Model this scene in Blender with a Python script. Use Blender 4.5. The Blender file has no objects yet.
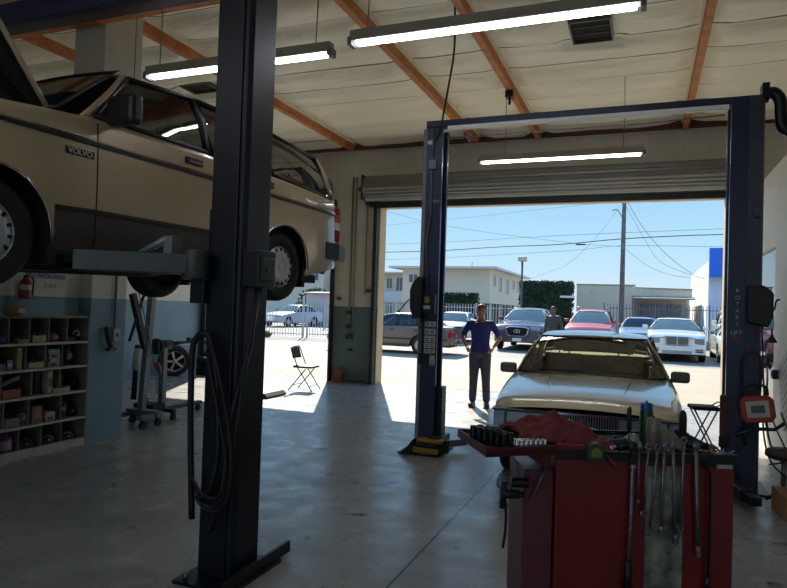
import bpy, bmesh, math, random
from mathutils import Vector, Matrix, noise
random.seed(7)
C = bpy.context.scene.collection
PI = math.pi
def lin(c):
    return tuple((x/12.92 if x <= .04045 else ((x+.055)/1.055)**2.4) for x in c)
# ------------------------------------------------------------------ materials
MATS = {}
def mat(name, rgb=(.5,.5,.5), rough=.5, metal=0., var=.12, scale=6., bump=0., coat=0., emit=0., spec=.5, detail=4., srgb=True, rgb2=None):
    """procedural principled: noise mixes two close tones, noise roughness, optional bump"""
    if name in MATS: return MATS[name]
    m = bpy.data.materials.new(name); m.use_nodes = True
    nt = m.node_tree; N = nt.nodes; L = nt.links
    b = N['Principled BSDF']
    c = lin(rgb) if srgb else rgb
    c2 = (lin(rgb2) if srgb else rgb2) if rgb2 else tuple(max(0, x*(1-var)) for x in c)
    tc = N.new('ShaderNodeTexCoord'); nz = N.new('ShaderNodeTexNoise')
    nz.inputs['Scale'].default_value = scale; nz.inputs['Detail'].default_value = detail
    L.new(tc.outputs['Object'], nz.inputs['Vector'])
    mx = N.new('ShaderNodeMix'); mx.data_type = 'RGBA'
    mx.inputs[6].default_value = (*c, 1); mx.inputs[7].default_value = (*c2, 1)
    rp = N.new('ShaderNodeValToRGB'); rp.color_ramp.elements[0].position = .35; rp.color_ramp.elements[1].position = .65
    L.new(nz.outputs['Fac'], rp.inputs['Fac']); L.new(rp.outputs['Color'], mx.inputs[0])
    L.new(mx.outputs[2], b.inputs['Base Color'])
    b.inputs['Roughness'].default_value = rough; b.inputs['Metallic'].default_value = metal
    b.inputs['Specular IOR Level'].default_value = spec
    if coat: b.inputs['Coat Weight'].default_value = coat; b.inputs['Coat Roughness'].default_value = .05
    if bump:
        bp = N.new('ShaderNodeBump'); bp.inputs['Strength'].default_value = bump; bp.inputs['Distance'].default_value = .02
        L.new(nz.outputs['Fac'], bp.inputs['Height']); L.new(bp.outputs['Normal'], b.inputs['Normal'])
    if emit:
        b.inputs['Emission Color'].default_value = (*c, 1); b.inputs['Emission Strength'].default_value = emit
    MATS[name] = m; return m
def glass(name, tint=(.75,.85,.82), ior=1.5, rough=.0, opac=0.0, dark=(.02,.03,.03)):
    if name in MATS: return MATS[name]
    m = bpy.data.materials.new(name); m.use_nodes = True
    nt = m.node_tree; N = nt.nodes; L = nt.links; N.clear()
    out = N.new('ShaderNodeOutputMaterial'); fr = N.new('ShaderNodeFresnel'); fr.inputs['IOR'].default_value = ior
    tr = N.new('ShaderNodeBsdfTransparent'); tr.inputs['Color'].default_value = (*tint, 1)
    gl = N.new('ShaderNodeBsdfGlossy'); gl.inputs['Roughness'].default_value = rough; gl.inputs['Color'].default_value = (1,1,1,1)
    df = N.new('ShaderNodeBsdfDiffuse'); df.inputs['Color'].default_value = (*dark, 1)
    m1 = N.new('ShaderNodeMixShader'); m1.inputs[0].default_value = opac
    nz = N.new('ShaderNodeTexNoise'); nz.inputs['Scale'].default_value = 3
    mp = N.new('ShaderNodeMapRange'); mp.inputs['To Min'].default_value = opac*.85; mp.inputs['To Max'].default_value = min(1, opac*1.15)
    L.new(nz.outputs['Fac'], mp.inputs['Value']); L.new(mp.outputs['Result'], m1.inputs[0])
    L.new(tr.outputs[0], m1.inputs[1]); L.new(df.outputs[0], m1.inputs[2])
    m2 = N.new('ShaderNodeMixShader'); L.new(fr.outputs[0], m2.inputs[0]); L.new(m1.outputs[0], m2.inputs[1]); L.new(gl.outputs[0], m2.inputs[2])
    L.new(m2.outputs[0], out.inputs['Surface'])
    MATS[name] = m; return m
# ------------------------------------------------------------------ mesh builder
class MB:
    def __init__(s): s.v = []; s.f = []; s.mi = []; s.cur = 0; s.M = Matrix.Identity(4); s.sm = []; s.smooth = False
    def av(s, p): s.v.append(tuple(s.M @ Vector(p))); return len(s.v)-1
    def af(s, ids): s.f.append(tuple(ids)); s.mi.append(s.cur); s.sm.append(s.smooth)
    def box(s, x0, x1, y0, y1, z0, z1):
        i = [s.av(p) for p in ((x0,y0,z0),(x1,y0,z0),(x1,y1,z0),(x0,y1,z0),(x0,y0,z1),(x1,y0,z1),(x1,y1,z1),(x0,y1,z1))]
        for q in ((0,3,2,1),(4,5,6,7),(0,1,5,4),(1,2,6,5),(2,3,7,6),(3,0,4,7)): s.af([i[k] for k in q])
        return s
    def cbox(s, c, size, rz=0, rx=0, ry=0):
        o = s.M; s.M = o @ Matrix.Translation(c) @ Matrix.Rotation(rz,4,'Z') @ Matrix.Rotation(ry,4,'Y') @ Matrix.Rotation(rx,4,'X')
        a, b, d = size[0]/2, size[1]/2, size[2]/2; s.box(-a,a,-b,b,-d,d); s.M = o; return s
    def prism(s, poly, z0, z1, axis='z'):
        n = len(poly)
        def P(a, b, c): return {'z':(a,b,c),'y':(a,c,b),'x':(c,a,b)}[axis]
        lo = [s.av(P(a,b,z0)) for a,b in poly]; hi = [s.av(P(a,b,z1)) for a,b in poly]
        s.af(lo[::-1]); s.af(hi)
        for k in range(n): s.af((lo[k], lo[(k+1)%n], hi[(k+1)%n], hi[k]))
        return s
    def ring(s, c, ax, r, n, up=None):
        ax = Vector(ax).normalized(); up = Vector(up) if up else (Vector((0,0,1)) if abs(ax.z) < .9 else Vector((0,1,0)))
        e1 = ax.cross(up).normalized(); e2 = ax.cross(e1)
        return [s.av(Vector(c)+(e1*math.cos(2*PI*k/n)+e2*math.sin(2*PI*k/n))*r) for k in range(n)]
    def tube(s, pts, r, n=8, cap=True):
        pts = [Vector(p) for p in pts]; rr = r if isinstance(r,(list,tuple)) else [r]*len(pts)
        sm = s.smooth; s.smooth = True; prev = None
        up = None
        for k, p in enumerate(pts):
            d = (pts[min(k+1,len(pts)-1)]-pts[max(k-1,0)])
            if d.length < 1e-9: d = Vector((0,0,1))
            d.normalize()
            if up is None: up = Vector((0,0,1)) if abs(d.z) < .9 else Vector((0,1,0))
            e1 = d.cross(up)
            if e1.length < 1e-4: e1 = d.cross(Vector((1,0,0)))
            e1.normalize(); e2 = d.cross(e1); up = -e2
            rg = [s.av(p+(e1*math.cos(2*PI*j/n)+e2*math.sin(2*PI*j/n))*rr[k]) for j in range(n)]
            if prev:
                for j in range(n): s.af((prev[j], prev[(j+1)%n], rg[(j+1)%n], rg[j]))
            elif cap: s.smooth = False; s.af(rg[::-1]); s.smooth = True
            prev = rg
        if cap: s.smooth = False; s.af(prev)
        s.smooth = sm; return s
    def cyl(s, p0, p1, r0, r1=None, n=16): return s.tube([p0,p1], [r0, r0 if r1 is None else r1], n)
    def lathe(s, prof, c=(0,0,0), axis='z', n=24, a0=0, a1=2*PI):
        sm = s.smooth; s.smooth = True; full = abs(a1-a0-2*PI) < 1e-6; rows = []
        for r, h in prof:
            row = []
            for k in range(n if full else n+1):
                a = a0+(a1-a0)*k/n; u, v = r*math.cos(a), r*math.sin(a)
                p = {'z':(u,v,h),'x':(h,u,v),'y':(v,h,u)}[axis]
                row.append(s.av((c[0]+p[0], c[1]+p[1], c[2]+p[2])))
            rows.append(row)
        m = len(rows[0])
        for a, b in zip(rows, rows[1:]):
            for k in range(m if full else m-1): s.af((a[k], a[(k+1)%m], b[(k+1)%m], b[k]))
        s.smooth = sm; return s
    def grid(s, fn, nu, nv, closed=False, keep=None):
        sm = s.smooth; s.smooth = True
        g = [[s.av(fn(i/nu, j/nv)) for j in range(nv+1)] for i in range(nu+1)]
        for i in range(nu):
            for j in range(nv):
                if keep is None or keep(i, j): s.af((g[i][j], g[i+1][j], g[i+1][j+1], g[i][j+1]))
        s.smooth = sm; return s
    def sphere(s, c, r, n=12, m=8):
        rx, ry, rz = r if isinstance(r,(list,tuple)) else (r,r,r)
        return s.grid(lambda u,v: (c[0]+rx*math.sin(PI*v)*math.cos(2*PI*u), c[1]+ry*math.sin(PI*v)*math.sin(2*PI*u), c[2]-rz*math.cos(PI*v)), n, m)
    def cap(s, p0, p1, r0, r1):   # capsule for remeshed bodies
        s.tube([p0,p1],[r0,r1],12); s.sphere(p0,r0); s.sphere(p1,r1); return s
    def build(s, name, m, parent=None, bevel=0, solid=0, weld=True, auto=None):
        me = bpy.data.meshes.new(name); me.from_pydata(s.v, [], s.f)
        for mm in (m if isinstance(m,(list,tuple)) else [m]): me.materials.append(mm)
        me.polygons.foreach_set('material_index', s.mi); me.polygons.foreach_set('use_smooth', s.sm)
        bm = bmesh.new(); bm.from_mesh(me)
        if weld: bmesh.ops.remove_doubles(bm, verts=bm.verts, dist=1e-5)
        bmesh.ops.recalc_face_normals(bm, faces=bm.faces)
        bm.to_mesh(me); bm.free(); me.update()
        o = bpy.data.objects.new(name, me); C.objects.link(o)
        if parent: o.parent = parent
        if solid:
            k = o.modifiers.new('solid','SOLIDIFY'); k.thickness = solid; k.offset = -1
        if bevel:
            k = o.modifiers.new('bevel','BEVEL'); k.width = bevel; k.segments = 2; k.limit_method = 'ANGLE'; k.angle_limit = math.radians(40)
        return o
def remeshed(mb, name, m, parent=None, vox=.012, it=4):
    o = mb.build(name, m, parent)
    a = o.modifiers.new('r','REMESH'); a.mode = 'VOXEL'; a.voxel_size = vox; a.use_smooth_shade = True
    b = o.modifiers.new('s','SMOOTH'); b.iterations = it; b.factor = .5
    return o
def tag(o, label=None, cat=None, group=None, kind=None):
    if label: o['label'] = label
    if cat: o['category'] = cat
    if group: o['group'] = group
    if kind: o['kind'] = kind
    return o
def thing(name, label, cat, loc=(0,0,0), rz=0, group=None, kind=None):
    o = bpy.data.objects.new(name, None); C.objects.link(o); o.location = loc; o.rotation_euler = (0,0,rz)
    o.empty_display_size = .1
    return tag(o, label, cat, group, kind)
def one(mb, name, m, label, cat, group=None, kind=None, **k):
    return tag(mb.build(name, m, **k), label, cat, group, kind)
def struct(mb, name, m, **k): return tag(mb.build(name, m, **k), kind='structure')
def copytree(o, parent=None):
    c = o.copy(); C.objects.link(c)
    if parent: c.parent = parent
    for ch in list(o.children): copytree(ch, c)
    return c
def text(s, size, m, parent, loc, rot, name='lettering', ext=.002, align='CENTER', sx=1, spacing=1):
    cu = bpy.data.curves.new('t','FONT'); cu.body = s; cu.size = size; cu.extrude = ext; cu.align_x = align; cu.align_y = 'CENTER'; cu.space_character = spacing
    to = bpy.data.objects.new('t', cu); C.objects.link(to)
    dg = bpy.context.evaluated_depsgraph_get(); me = bpy.data.meshes.new_from_object(to.evaluated_get(dg))
    bpy.data.objects.remove(to); me.materials.clear(); me.materials.append(m)
    o = bpy.data.objects.new(name, me); C.objects.link(o); o.parent = parent; o.location = loc; o.rotation_euler = rot; o.scale = (sx,1,1)
    return o
def lerp(a, b, t): return a+(b-a)*t
def ip(tab, x):
    if x <= tab[0][0]: return tab[0][1]
    for (a, p), (b, q) in zip(tab, tab[1:]):
        if x <= b: return p+(q-p)*(x-a)/(b-a)
    return tab[-1][1]
def smooth_ip(tab, x, h=.06): return (ip(tab,x-h)+ip(tab,x)*2+ip(tab,x+h))/4
# ------------------------------------------------------------------ shared materials
navy = mat('navy_paint', (.09,.14,.29), .35, 0, .25, 9, coat=.2)
navy_dark = mat('dark_navy_steel', (.045,.06,.11), .4, .1, .3, 8)
blk = mat('black_rubber', (.055,.055,.058), .65, 0, .25, 15)
blkp = mat('black_plastic', (.05,.05,.055), .4, 0, .2, 20)
tire_m = mat('tyre_rubber', (.075,.075,.08), .7, 0, .25, 12)
steel = mat('worn_steel', (.55,.55,.56), .35, .8, .25, 30)
chrome = mat('chrome', (.80,.80,.82), .15, 1., .1, 30)
dsteel = mat('dark_tool_steel', (.50,.50,.51), .35, .85, .3, 40)
alloy = mat('silver_alloy', (.72,.72,.73), .35, .5, .1, 20)
wood = mat('douglas_fir', (.76,.48,.26), .6, 0, .3, 5, rgb2=(.64,.37,.18))
black_hole = mat('deep_black', (.03,.03,.03), .9, 0, .2, 4)
redp = mat('tool_cart_red', (.46,.07,.08), .35, .1, .18, 5, coat=.3)
white_m = mat('white_paint', (.85,.85,.83), .5, 0, .06, 5)
grey_m = mat('grey_plastic', (.45,.45,.46), .5, 0, .15, 8)
card = mat('cardboard', (.62,.47,.31), .8, 0, .15, 12)
bin_m = mat('pale_bin_board', (.72,.66,.50), .8, 0, .12, 12)
tube_m = mat('fluorescent_glow', (.93,.96,1.), .4, 0, .01, 3, emit=12)
# ------------------------------------------------------------------ car generator
# local frame: +y = towards the tail, front axle at y = 0, z = 0 at the tyre contact
glass_dark = glass('car_glass_dark', (.35,.42,.40), 1.5, opac=.45)
glass_clear = glass('car_glass_clear', (.80,.86,.84), 1.5, opac=.08)
headl = mat('headlamp_lens', (.62,.64,.66), .12, .4, .2, 30)
red_l = mat('red_lamp', (.62,.06,.05), .2, 0, .2, 20)
amber_l = mat('amber_lamp', (.75,.38,.08), .2, 0, .2, 20)
inter = mat('dark_interior', (.22,.205,.19), .8, 0, .2, 8)
seat_m = mat('seat_cloth', (.46,.43,.38), .85, 0, .2, 15)
trimb = mat('black_trim', (.07,.07,.07), .45, 0, .2, 20)
under = mat('underbody_grime', (.10,.095,.09), .7, .2, .4, 6)
def make_wheel(car, x, y, r, wdt, style, rimm, side, zc=None, rr=.64):
    zc = r if zc is None else zc
    t = MB(); t.smooth = True; h = wdt/2; s = side
    prof = [(r*rr, h*.75), (r*.72, h*.95), (r*.88, h), (r*.97, h*.86), (r, h*.6)]
    prof += [(r, 0)] + [(a, -b) for a, b in prof[::-1]]
    t.lathe(prof, (0,0,0), 'x', 36)
    for k in range(3):
        t.lathe([(r+.001, -h*.5+k*h*.5-.006),(r-.008, -h*.5+k*h*.5),(r+.001,-h*.5+k*h*.5+.006)], (0,0,0),'x',36)
    to = t.build('tire', tire_m, car); to.location = (x, y, zc)
    R = r*rr; w = MB(); w.smooth = True
    f = h*.80*s
    w.lathe([(R, f), (R*.93, f-.012*s), (R*.90, f-.05*s), (R*.9,-f)], (0,0,0), 'x', 36)
    if style == 'cap':      # steel wheel cover with slots round the rim
        w.lathe([(R*.94, f-.01*s), (R*.80, f+.012*s), (R*.45, f+.018*s), (R*.30, f+.006*s), (R*.12, f+.014*s), (0.001, f+.015*s)], (0,0,0),'x',36)
        w.cur = 1; n = 15
        for k in range(n):
            a = 2*PI*k/n; w.M = Matrix.Rotation(a,4,'X')
            w.smooth = False; w.box(f+.004*s, f+.0135*s, -R*.055, R*.055, R*.74, R*.90)
        w.M = Matrix.Identity(4); w.cur = 0
    else:
        n = style
        w.cur = 1; w.lathe([(R*.9, f-.045*s),(0.001, f-.05*s)], (0,0,0),'x',24); w.cur = 0
        w.lathe([(R*.22, f-.04*s), (R*.2, f-.004*s), (0.001, f)], (0,0,0),'x',20)
        for k in range(n):
            w.M = Matrix.Rotation(2*PI*k/n+.3,4,'X'); w.smooth = False
            w.prism([(-R*.075,R*.15),(R*.075,R*.15),(R*.12,R*.93),(-R*.12,R*.93)], min(f-.035*s,f-.008*s), max(f-.035*s,f-.008*s),'x')
        w.M = Matrix.Identity(4)
    wo = w.build('wheel_rim', [rimm, black_hole], to)
    return to
def make_car(name, label, cat, P, loc, rz, sp, group=None):
    car = thing(name, label, cat, loc, rz, group)
    wb, fo, ro, W = sp['wb'], sp['fo'], sp['ro'], sp['w']
    yf, yr = -fo, wb+ro; zs = sp.get('zs', .22); wr = sp.get('wr', .32); R = wr+sp.get('gap', .055)
    top = sp['top']; sh = sp.get('sh', .05); H = max(z for _, z in top); zm = sp.get('zm', .62)
    plan = sp.get('plan') or [(yf, W*.90), (yf+.12, W*.955), (yf+.5, W*.985), (0.2, W), (wb, W), (yr-.35, W*.97), (yr-.08, W*.93), (yr, W*.88)]
    wf = lambda y: smooth_ip(plan, y, .03)
    tz = lambda y: smooth_ip(top, y, .04)
    def xs(y, z): return wf(y)*(1-.07*((z-zm)/(H-.25))**2-(.03 if z < .3 else 0))
    def zb(y):
        b = zs+ip([(yf,.10),(yf+.4,.0),(yr-.6,0),(yr,.12)], y)
        for a in (0, wb):
            d = abs(y-a)
            if d < R: b = max(b, wr+math.sqrt(R*R-d*d)*1.0)
        return b
    st = set()
    for k in range(int((yr-yf)/.09)+1): st.add(round(yf+k*.09, 4))
    st.add(yr)
    for a in (0, wb):
        st = {y for y in st if abs(y-a) > R+.02}
        for k in range(17): st.add(round(a-R*math.cos(PI*k/16)*.9999, 5))
        st.add(round(a-R-.002,5)); st.add(round(a+R+.002,5))
    for y in sp.get('cuts', []): st.add(y)
    cab = sp['cab']; st.add(cab[0]); st.add(cab[1])
    st = sorted(y for y in st if yf <= y <= yr)
    NS, NT = 9, 6
    def ringpts(y):
        b, t = zb(y), tz(y); e = t-sh; pts = []
        for j in range(NS+1):
            z = b+(e-b)*j/NS; pts.append((xs(y,z), y, z))
        xe = xs(y, e)
        pts.append((xe-sh*.25, y, e+sh*.55)); pts.append((xe-sh*.9, y, t-.004))
        cr = sp.get('crown', .035)
        for j in range(1, NT+1):
            f = 1-j/NT; pts.append(((xe-sh*.9)*f, y, t+cr*(1-f*f)))
        return pts
    keyf = sp.get('partf')
    bs = {}
    for s in (1,-1):
        rows = [ringpts(y) for y in st]
        for i in range(len(st)-1):
            ym = (st[i]+st[i+1])/2
            for j in range(len(rows[0])-1):
                zmid = (rows[i][j][2]+rows[i][j+1][2])/2
                if j >= NS+2 and cab[0] <= ym <= cab[1]: continue
                if sp.get('bay') and j >= NS+2 and sp['bay'][0] < ym < sp['bay'][1]: continue
                key = 'body'
                if keyf and j < NS: key = keyf(ym, zmid, s) or 'body'
                mb = bs.setdefault((key, s if key != 'body' else 0), MB()); mb.smooth = True
                mb.cur = 1 if (sp.get('two') and zmid < sp['two'](ym)) else 0
                q = [rows[i][j], rows[i+1][j], rows[i+1][j+1], rows[i][j+1]]
                mb.af([mb.av((p[0]*s, p[1], p[2])) for p in q])
    b0 = bs[('body',0)]; b0.cur = 0
    for y, sg in ((yf,1),(yr,-1)):       # nose and tail faces, slightly bowed
        rg = ringpts(y); bow = sp.get('bow', .05)
        for s in (1,-1):
            for j in range(len(rg)-1):
                a, b = rg[j], rg[j+1]
                for k in range(6):
                    f0, f1 = 1-k/6, 1-(k+1)/6
                    g = lambda p, f: (p[0]*s*f, y-sg*bow*(1-f*f), p[2])
                    b0.cur = 0; b0.smooth = True
                    if j < NS+2: b0.af([b0.av(g(a,f0)), b0.av(g(b,f0)), b0.av(g(b,f1)), b0.av(g(a,f1))])
    P2 = sp.get('P2', trimb)
    for (key, s), mb in bs.items():
        mb.build(key, [P, P2], car)
    parts = {}
    # wheel wells and floor pan
    u = MB()
    for a in (0, wb):
        for s in (1,-1):
            x1 = wf(a)*.965; x0 = x1-.30
            n = 14
            for k in range(n):
                t0, t1 = PI*k/n, PI*(k+1)/n
                p = lambda x, t: (s*x, a-R*math.cos(t), wr+R*math.sin(t))
                u.af([u.av(p(x0,t0)), u.av(p(x1,t0)), u.av(p(x1,t1)), u.av(p(x0,t1))])
                u.af([u.av((s*x0,a,wr)), u.av(p(x0,t0)), u.av(p(x0,t1))])
            u.af([u.av((s*x0,a-R,wr)),u.av((s*x0,a+R,wr)),u.av((s*x0,a+R,zs+.05)),u.av((s*x0,a-R,zs+.05))])
    xw = W*.9-.28
    u.box(-xw, xw, yf+.15, yr-.15, zs+.02, zs+.10)
    u.box(-W*.9, W*.9, R+.05, wb-R-.05, zs+.015, zs+.08)
    u.build('floor_pan', under, car)
    if sp.get('lip'):
        for a in (0, wb):
            for s in (1,-1):
                l = MB()
                l.tube([(s*(xs(a+R*math.cos(t), wr+R*math.sin(t))+.003), a-R*1.0*math.cos(t), wr+R*math.sin(t)) for t in [PI*k/16 for k in range(17)]], .009, 6)
                l.build('wheel_arch_lip', sp['lip'], car)
    # greenhouse
    roof = sp['roof']; rw = sp['rw']; ry0, ry1 = roof[0][0], roof[-1][0]
    rz_ = lambda y: smooth_ip(roof, y, .08)
    bw = lambda y: xs(y, tz(y)-sh)-sh*.9
    def rwf(y):
        t = (y-ry0)/(ry1-ry0); return rw*(1-.06*abs(2*t-1)**3)
    def gs(y, z, off=0):                     # point on the side of the greenhouse
        zbel = tz(y); yr_ = min(max(y, ry0), ry1); zt = rz_(yr_)-.02
        t = max(0, min(1, (z-zbel)/(zt-zbel))); b = bw(min(max(y,cab[0]),cab[1]))
        x = lerp(b, rwf(yr_), t) + .025*math.sin(PI*t) - off
        return (x, y, z)
    g = MB()
    def panel(mb, q, off, nu=6, nv=6, s=1):   # q: four (y,z): bottom front, bottom rear, top rear, top front
        def fn(a, b):
            y = lerp(lerp(q[0][0],q[1][0],a), lerp(q[3][0],q[2][0],a), b); z = lerp(lerp(q[0][1],q[1][1],a), lerp(q[3][1],q[2][1],a), b)
            x, y, z = gs(y, z, off); return (s*x, y, z)
        mb.grid(fn, nu, nv)
    # roof skin
    def rf(a, b):
        y = lerp(ry0, ry1, a); c = 2*b-1; x = rwf(y)*c
        z = rz_(y)-.02 - .035*max(0,(abs(c)-.86)/.14)**2 + sp.get('rcrown',.035)*(1-c*c) + 0*a
        return (x, y, z)
    r = MB(); r.grid(rf, 24, 16)
    r.build('roof', P, car, solid=.03)
    pil = sp['pil']    # list of (y belt front, y belt rear, y roof front, y roof rear)
    for s in (1,-1):
        for k, (a0,a1,c0,c1) in enumerate(pil):
            pm = MB()
            panel(pm, [(a0,tz(a0)-.01),(a1,tz(a1)-.01),(c1,rz_(min(max(c1,ry0),ry1))-.03),(c0,rz_(min(max(c0,ry0),ry1))-.03)], 0, 2, 8, s)
            pm.build('pillar', P if k in (0, len(pil)-1) else trimb, car, solid=.025)
    for s in (1,-1):
        for (p, q) in zip(pil, pil[1:]):
            w = MB()
            zb0, zb1 = tz(p[1])+.012, tz(q[0])+.012; zt0, zt1 = rz_(max(p[3],ry0))-.055, rz_(min(q[2],ry1))-.055
            Q = [(p[1]-.01,zb0),(q[0]+.01,zb1),(q[2]+.01,zt1),(p[3]-.01,zt0)]
            panel(w, Q, .012, 4, 4, s); wo = w.build('side_window', sp.get('gs', glass_dark), car); fr = MB()
            L = [gs(y,z,-.004) for y,z in Q]
            L = [(s*x,y,z) for x,y,z in L]; L.append(L[0])
            for a, b in zip(L, L[1:]):
                fr.tube([a, tuple((m+n)/2+(.0) for m,n in zip(a,b)), b], sp.get('frw',.013), 6)
            fr.build('window_frame', sp.get('frm', trimb), wo)
    hl = MB(); hl.grid(lambda a,b: tuple(Vector(rf(lerp(.02,.98,a), lerp(.04,.96,b)))-Vector((0,0,.045))), 12, 10); hl.build('headliner', mat('headliner_cloth',(.62,.61,.56),.9), car)
    # windscreen and rear glass
    def scr(nm, y0, z0, w0, y1, z1, w1, bow, gm):
        mb = MB()
        def fn(a, b):
            c = 2*a-1; y = lerp(y0,y1,b)+(-1 if y1>y0 else 1)*bow*(1-c*c)*(1-.3*b)
            return (lerp(w0,w1,b)*c, y, lerp(z0,z1,b)+.01*math.sin(PI*b))
        mb.grid(fn, 12, 8); mb.build(nm, gm, car)
        e = MB(); L = []
        for b in range(9): L.append(fn(0,b/8))
        for a in range(13): L.append(fn(a/12,1))
        for b in range(8,-1,-1): L.append(fn(1,b/8))
        for a in range(12,-1,-1): L.append(fn(a/12,0))
        e.tube(L, .012, 6); e.build('glass_seal', trimb, car)
    ws = sp['ws']; scr('windshield', ws[0], tz(ws[0])+.02, bw(ws[0])-.03, ry0+.01, rz_(ry0)-.005, rwf(ry0)-.03, sp.get('wbow',.10), sp.get('gf', glass_clear))
    rg = sp['rg']; scr('rear_window', rg[0], tz(rg[0])+.02, bw(rg[0])-.03, ry1-.01, rz_(ry1)-.005, rwf(ry1)-.03, .05, sp.get('gr', glass_dark))
    # cabin tub and seats
    tb = MB(); zt = tz((cab[0]+cab[1])/2)
    wi = W*.88
    tb.box(-wi, wi, cab[0]+.02, cab[1]-.02, zs+.1, zs+.14)
    tb.box(-wi, wi, cab[0]-.02, cab[0]+.22, zs+.14, tz(cab[0])-.02)
    tb.box(-wi, wi, cab[1]-.06, cab[1], zs+.14, tz(cab[1])-.02)
    tb.box(wi-.03, wi, cab[0], cab[1], zs+.1, zt-.06); tb.box(-wi, -wi+.03, cab[0], cab[1], zs+.1, zt-.06)
    tb.build('cabin_lining', inter, car)
    if sp.get('seats', True):
        for (sx, sy) in sp.get('seatpos', ((-.36,1.45),(.36,1.45))):
            se = MB(); sw = .24; rzm = rz_(sy)
            se.prism([(sy-.45,zt-.50),(sy-.42,zt-.36),(sy,zt-.42),(sy+.16,zt+.16),(sy+.26,zt+.14),(sy+.12,zt-.50)], sx-sw, sx+sw, 'x')
            se.build('seat', seat_m, car, bevel=.04)
            hd = MB(); hd.box(sx-.13, sx+.13, sy+.17, sy+.27, zt+.19, zt+.36); hd.cyl((sx-.06,sy+.21,zt+.1),(sx-.06,sy+.21,zt+.22),.008); hd.cyl((sx+.06,sy+.21,zt+.1),(sx+.06,sy+.21,zt+.22),.008)
            hd.build('headrest', seat_m, car, bevel=.03)
        se = MB(); sy = sp.get('rearseat', wb-.35); se.box(-.62,.62,sy,sy+.16,zt-.45,zt+.10); se.build('rear_seat', seat_m, car, bevel=.04)
        sw = MB()
        sw.lathe([(.185+.014*math.cos(t), .014*math.sin(t)) for t in [2*PI*k/8 for k in range(9)]],(0,0,0),'y',24)
        sw.box(-.17,.17,-.01,.01,-.02,.02)
        so = sw.build('steering_wheel', trimb, car); so.location = (sp.get('drv',.36), cab[0]+.42, zt-.02); so.rotation_euler = (math.radians(25),0,0)
    # mirrors
    for s in (1,-1):
        m = MB(); y = sp.get('miry', pil[0][1]+.12); z = tz(y)+sp.get('mz',.09); x = bw(y)
        mw_, mh_ = sp.get('mw',.22), sp.get('mh',.07); m.box(min(s*(x+.03),s*(x+mw_)), max(s*(x+.03),s*(x+mw_)), y-.05, y+.05, z-mh_, z+mh_)
        mo = m.build('side_mirror', sp.get('mirm', trimb), car, bevel=.03)
        a = MB(); a.cyl((s*(x-.03),y+.0,z-.08),(s*(x+.08),y,z-.02),.025); a.build('mirror_arm', trimb, mo)
    # wheels
    for s in (1,-1):
        for a in (0, wb): make_wheel(car, s*(wf(a)-sp.get('rr_in',.115)), a, wr, .20, sp.get('rim','cap'), sp.get('rimm',alloy), s, rr=sp.get('rr',.62))
    # bumpers
    for y, sg, key in ((yf,-1,'front_bumper'),(yr,1,'rear_bumper')):
        if key in sp:
            z0, z1, th, ext, bmat = sp[key]
            path = []
            wv = wf(y)+sp.get('bo',.035)-.035
            path.append((-(wv+.035), y-sg*ext)); path.append((-(wv+.03), y-sg*.04)); path.append((-(wv-.05), y+sg*th*.75))
            for k in range(1,6): path.append((lerp(-(wv-.05), wv-.05, k/6), y+sg*(th*.75+.05*(1-(2*k/6-1)**2))))
            path.append((wv-.05, y+sg*th*.75)); path.append((wv+.03, y-sg*.04)); path.append((wv+.035, y-sg*ext))
            m = MB(); inn = [(x*.93, yy-sg*th) if 1 < k < len(path)-2 else (x*.955, yy) for k,(x,yy) in enumerate(path)]
            m.prism(path+inn[::-1], z0, z1); m.build(key, bmat, car, bevel=.02)
    car['_'] = 0; del car['_']
    return car, dict(xs=xs, tz=tz, wf=wf, gs=gs, zb=zb, yf=yf, yr=yr, bw=bw)
def strip(car, name, G, pts, h, th, m, sides=(1,-1), back=.02):
    """moulding following the body side: pts list of (y,z)"""
    for s in sides:
        b = MB(); rows = []
        for y, z in pts:
            x0 = G['xs'](y,z)
            rows.append([b.av((s*(x0-back),y,z-h/2)), b.av((s*(x0+th),y,z-h/2)), b.av((s*(x0+th),y,z+h/2)), b.av((s*(x0-back),y,z+h/2))])
        for a, c in zip(rows, rows[1:]):
            for k in range(4): b.af((a[k],a[(k+1)%4],c[(k+1)%4],c[k]))
        b.af(rows[0]); b.af(rows[-1][::-1]); b.build(name, m, car)
def seg(y0, y1, z0, z1=None, n=10):
    z1 = z0 if z1 is None else z1
    return [(lerp(y0,y1,k/n), lerp(z0,z1,k/n)) for k in range(n+1)]
# ------------------------------------------------------------------ camera, world, sun
sc = bpy.context.scene
YAW, PITCH, ROLL = math.atan(252/640), math.atan(14/640), .0325
Fv = Vector((-math.sin(YAW)*math.cos(PITCH), math.cos(YAW)*math.cos(PITCH), math.sin(PITCH)))
r0 = Vector((math.cos(YAW), math.sin(YAW), 0)); u0 = r0.cross(Fv)
Rv = r0*math.cos(ROLL)+u0*math.sin(ROLL); Uv = Rv.cross(Fv)
cd = bpy.data.cameras.new('camera'); cam = bpy.data.objects.new('camera', cd); C.objects.link(cam)
mw = Matrix((Rv, Uv, -Fv)).transposed().to_4x4(); mw.translation = (0,0,1.63); cam.matrix_world = mw
cd.sensor_width = 36; cd.lens = 36*640/787; cd.clip_start = .05; cd.clip_end = 500
sc.camera = cam
sc.view_settings.view_transform = 'Standard'; sc.view_settings.look = 'None'; sc.view_settings.gamma = 1; sc.view_settings.use_curve_mapping = False
sc.view_settings.exposure = .58
try:
    sc.cycles.use_denoising = True; sc.cycles.max_bounces = 10; sc.cycles.diffuse_bounces = 6; sc.cycles.transparent_max_bounces = 16
    sc.cycles.sample_clamp_indirect = 6
except Exception: pass
w = bpy.data.worlds.new('sky'); sc.world = w; w.use_nodes = True
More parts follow.
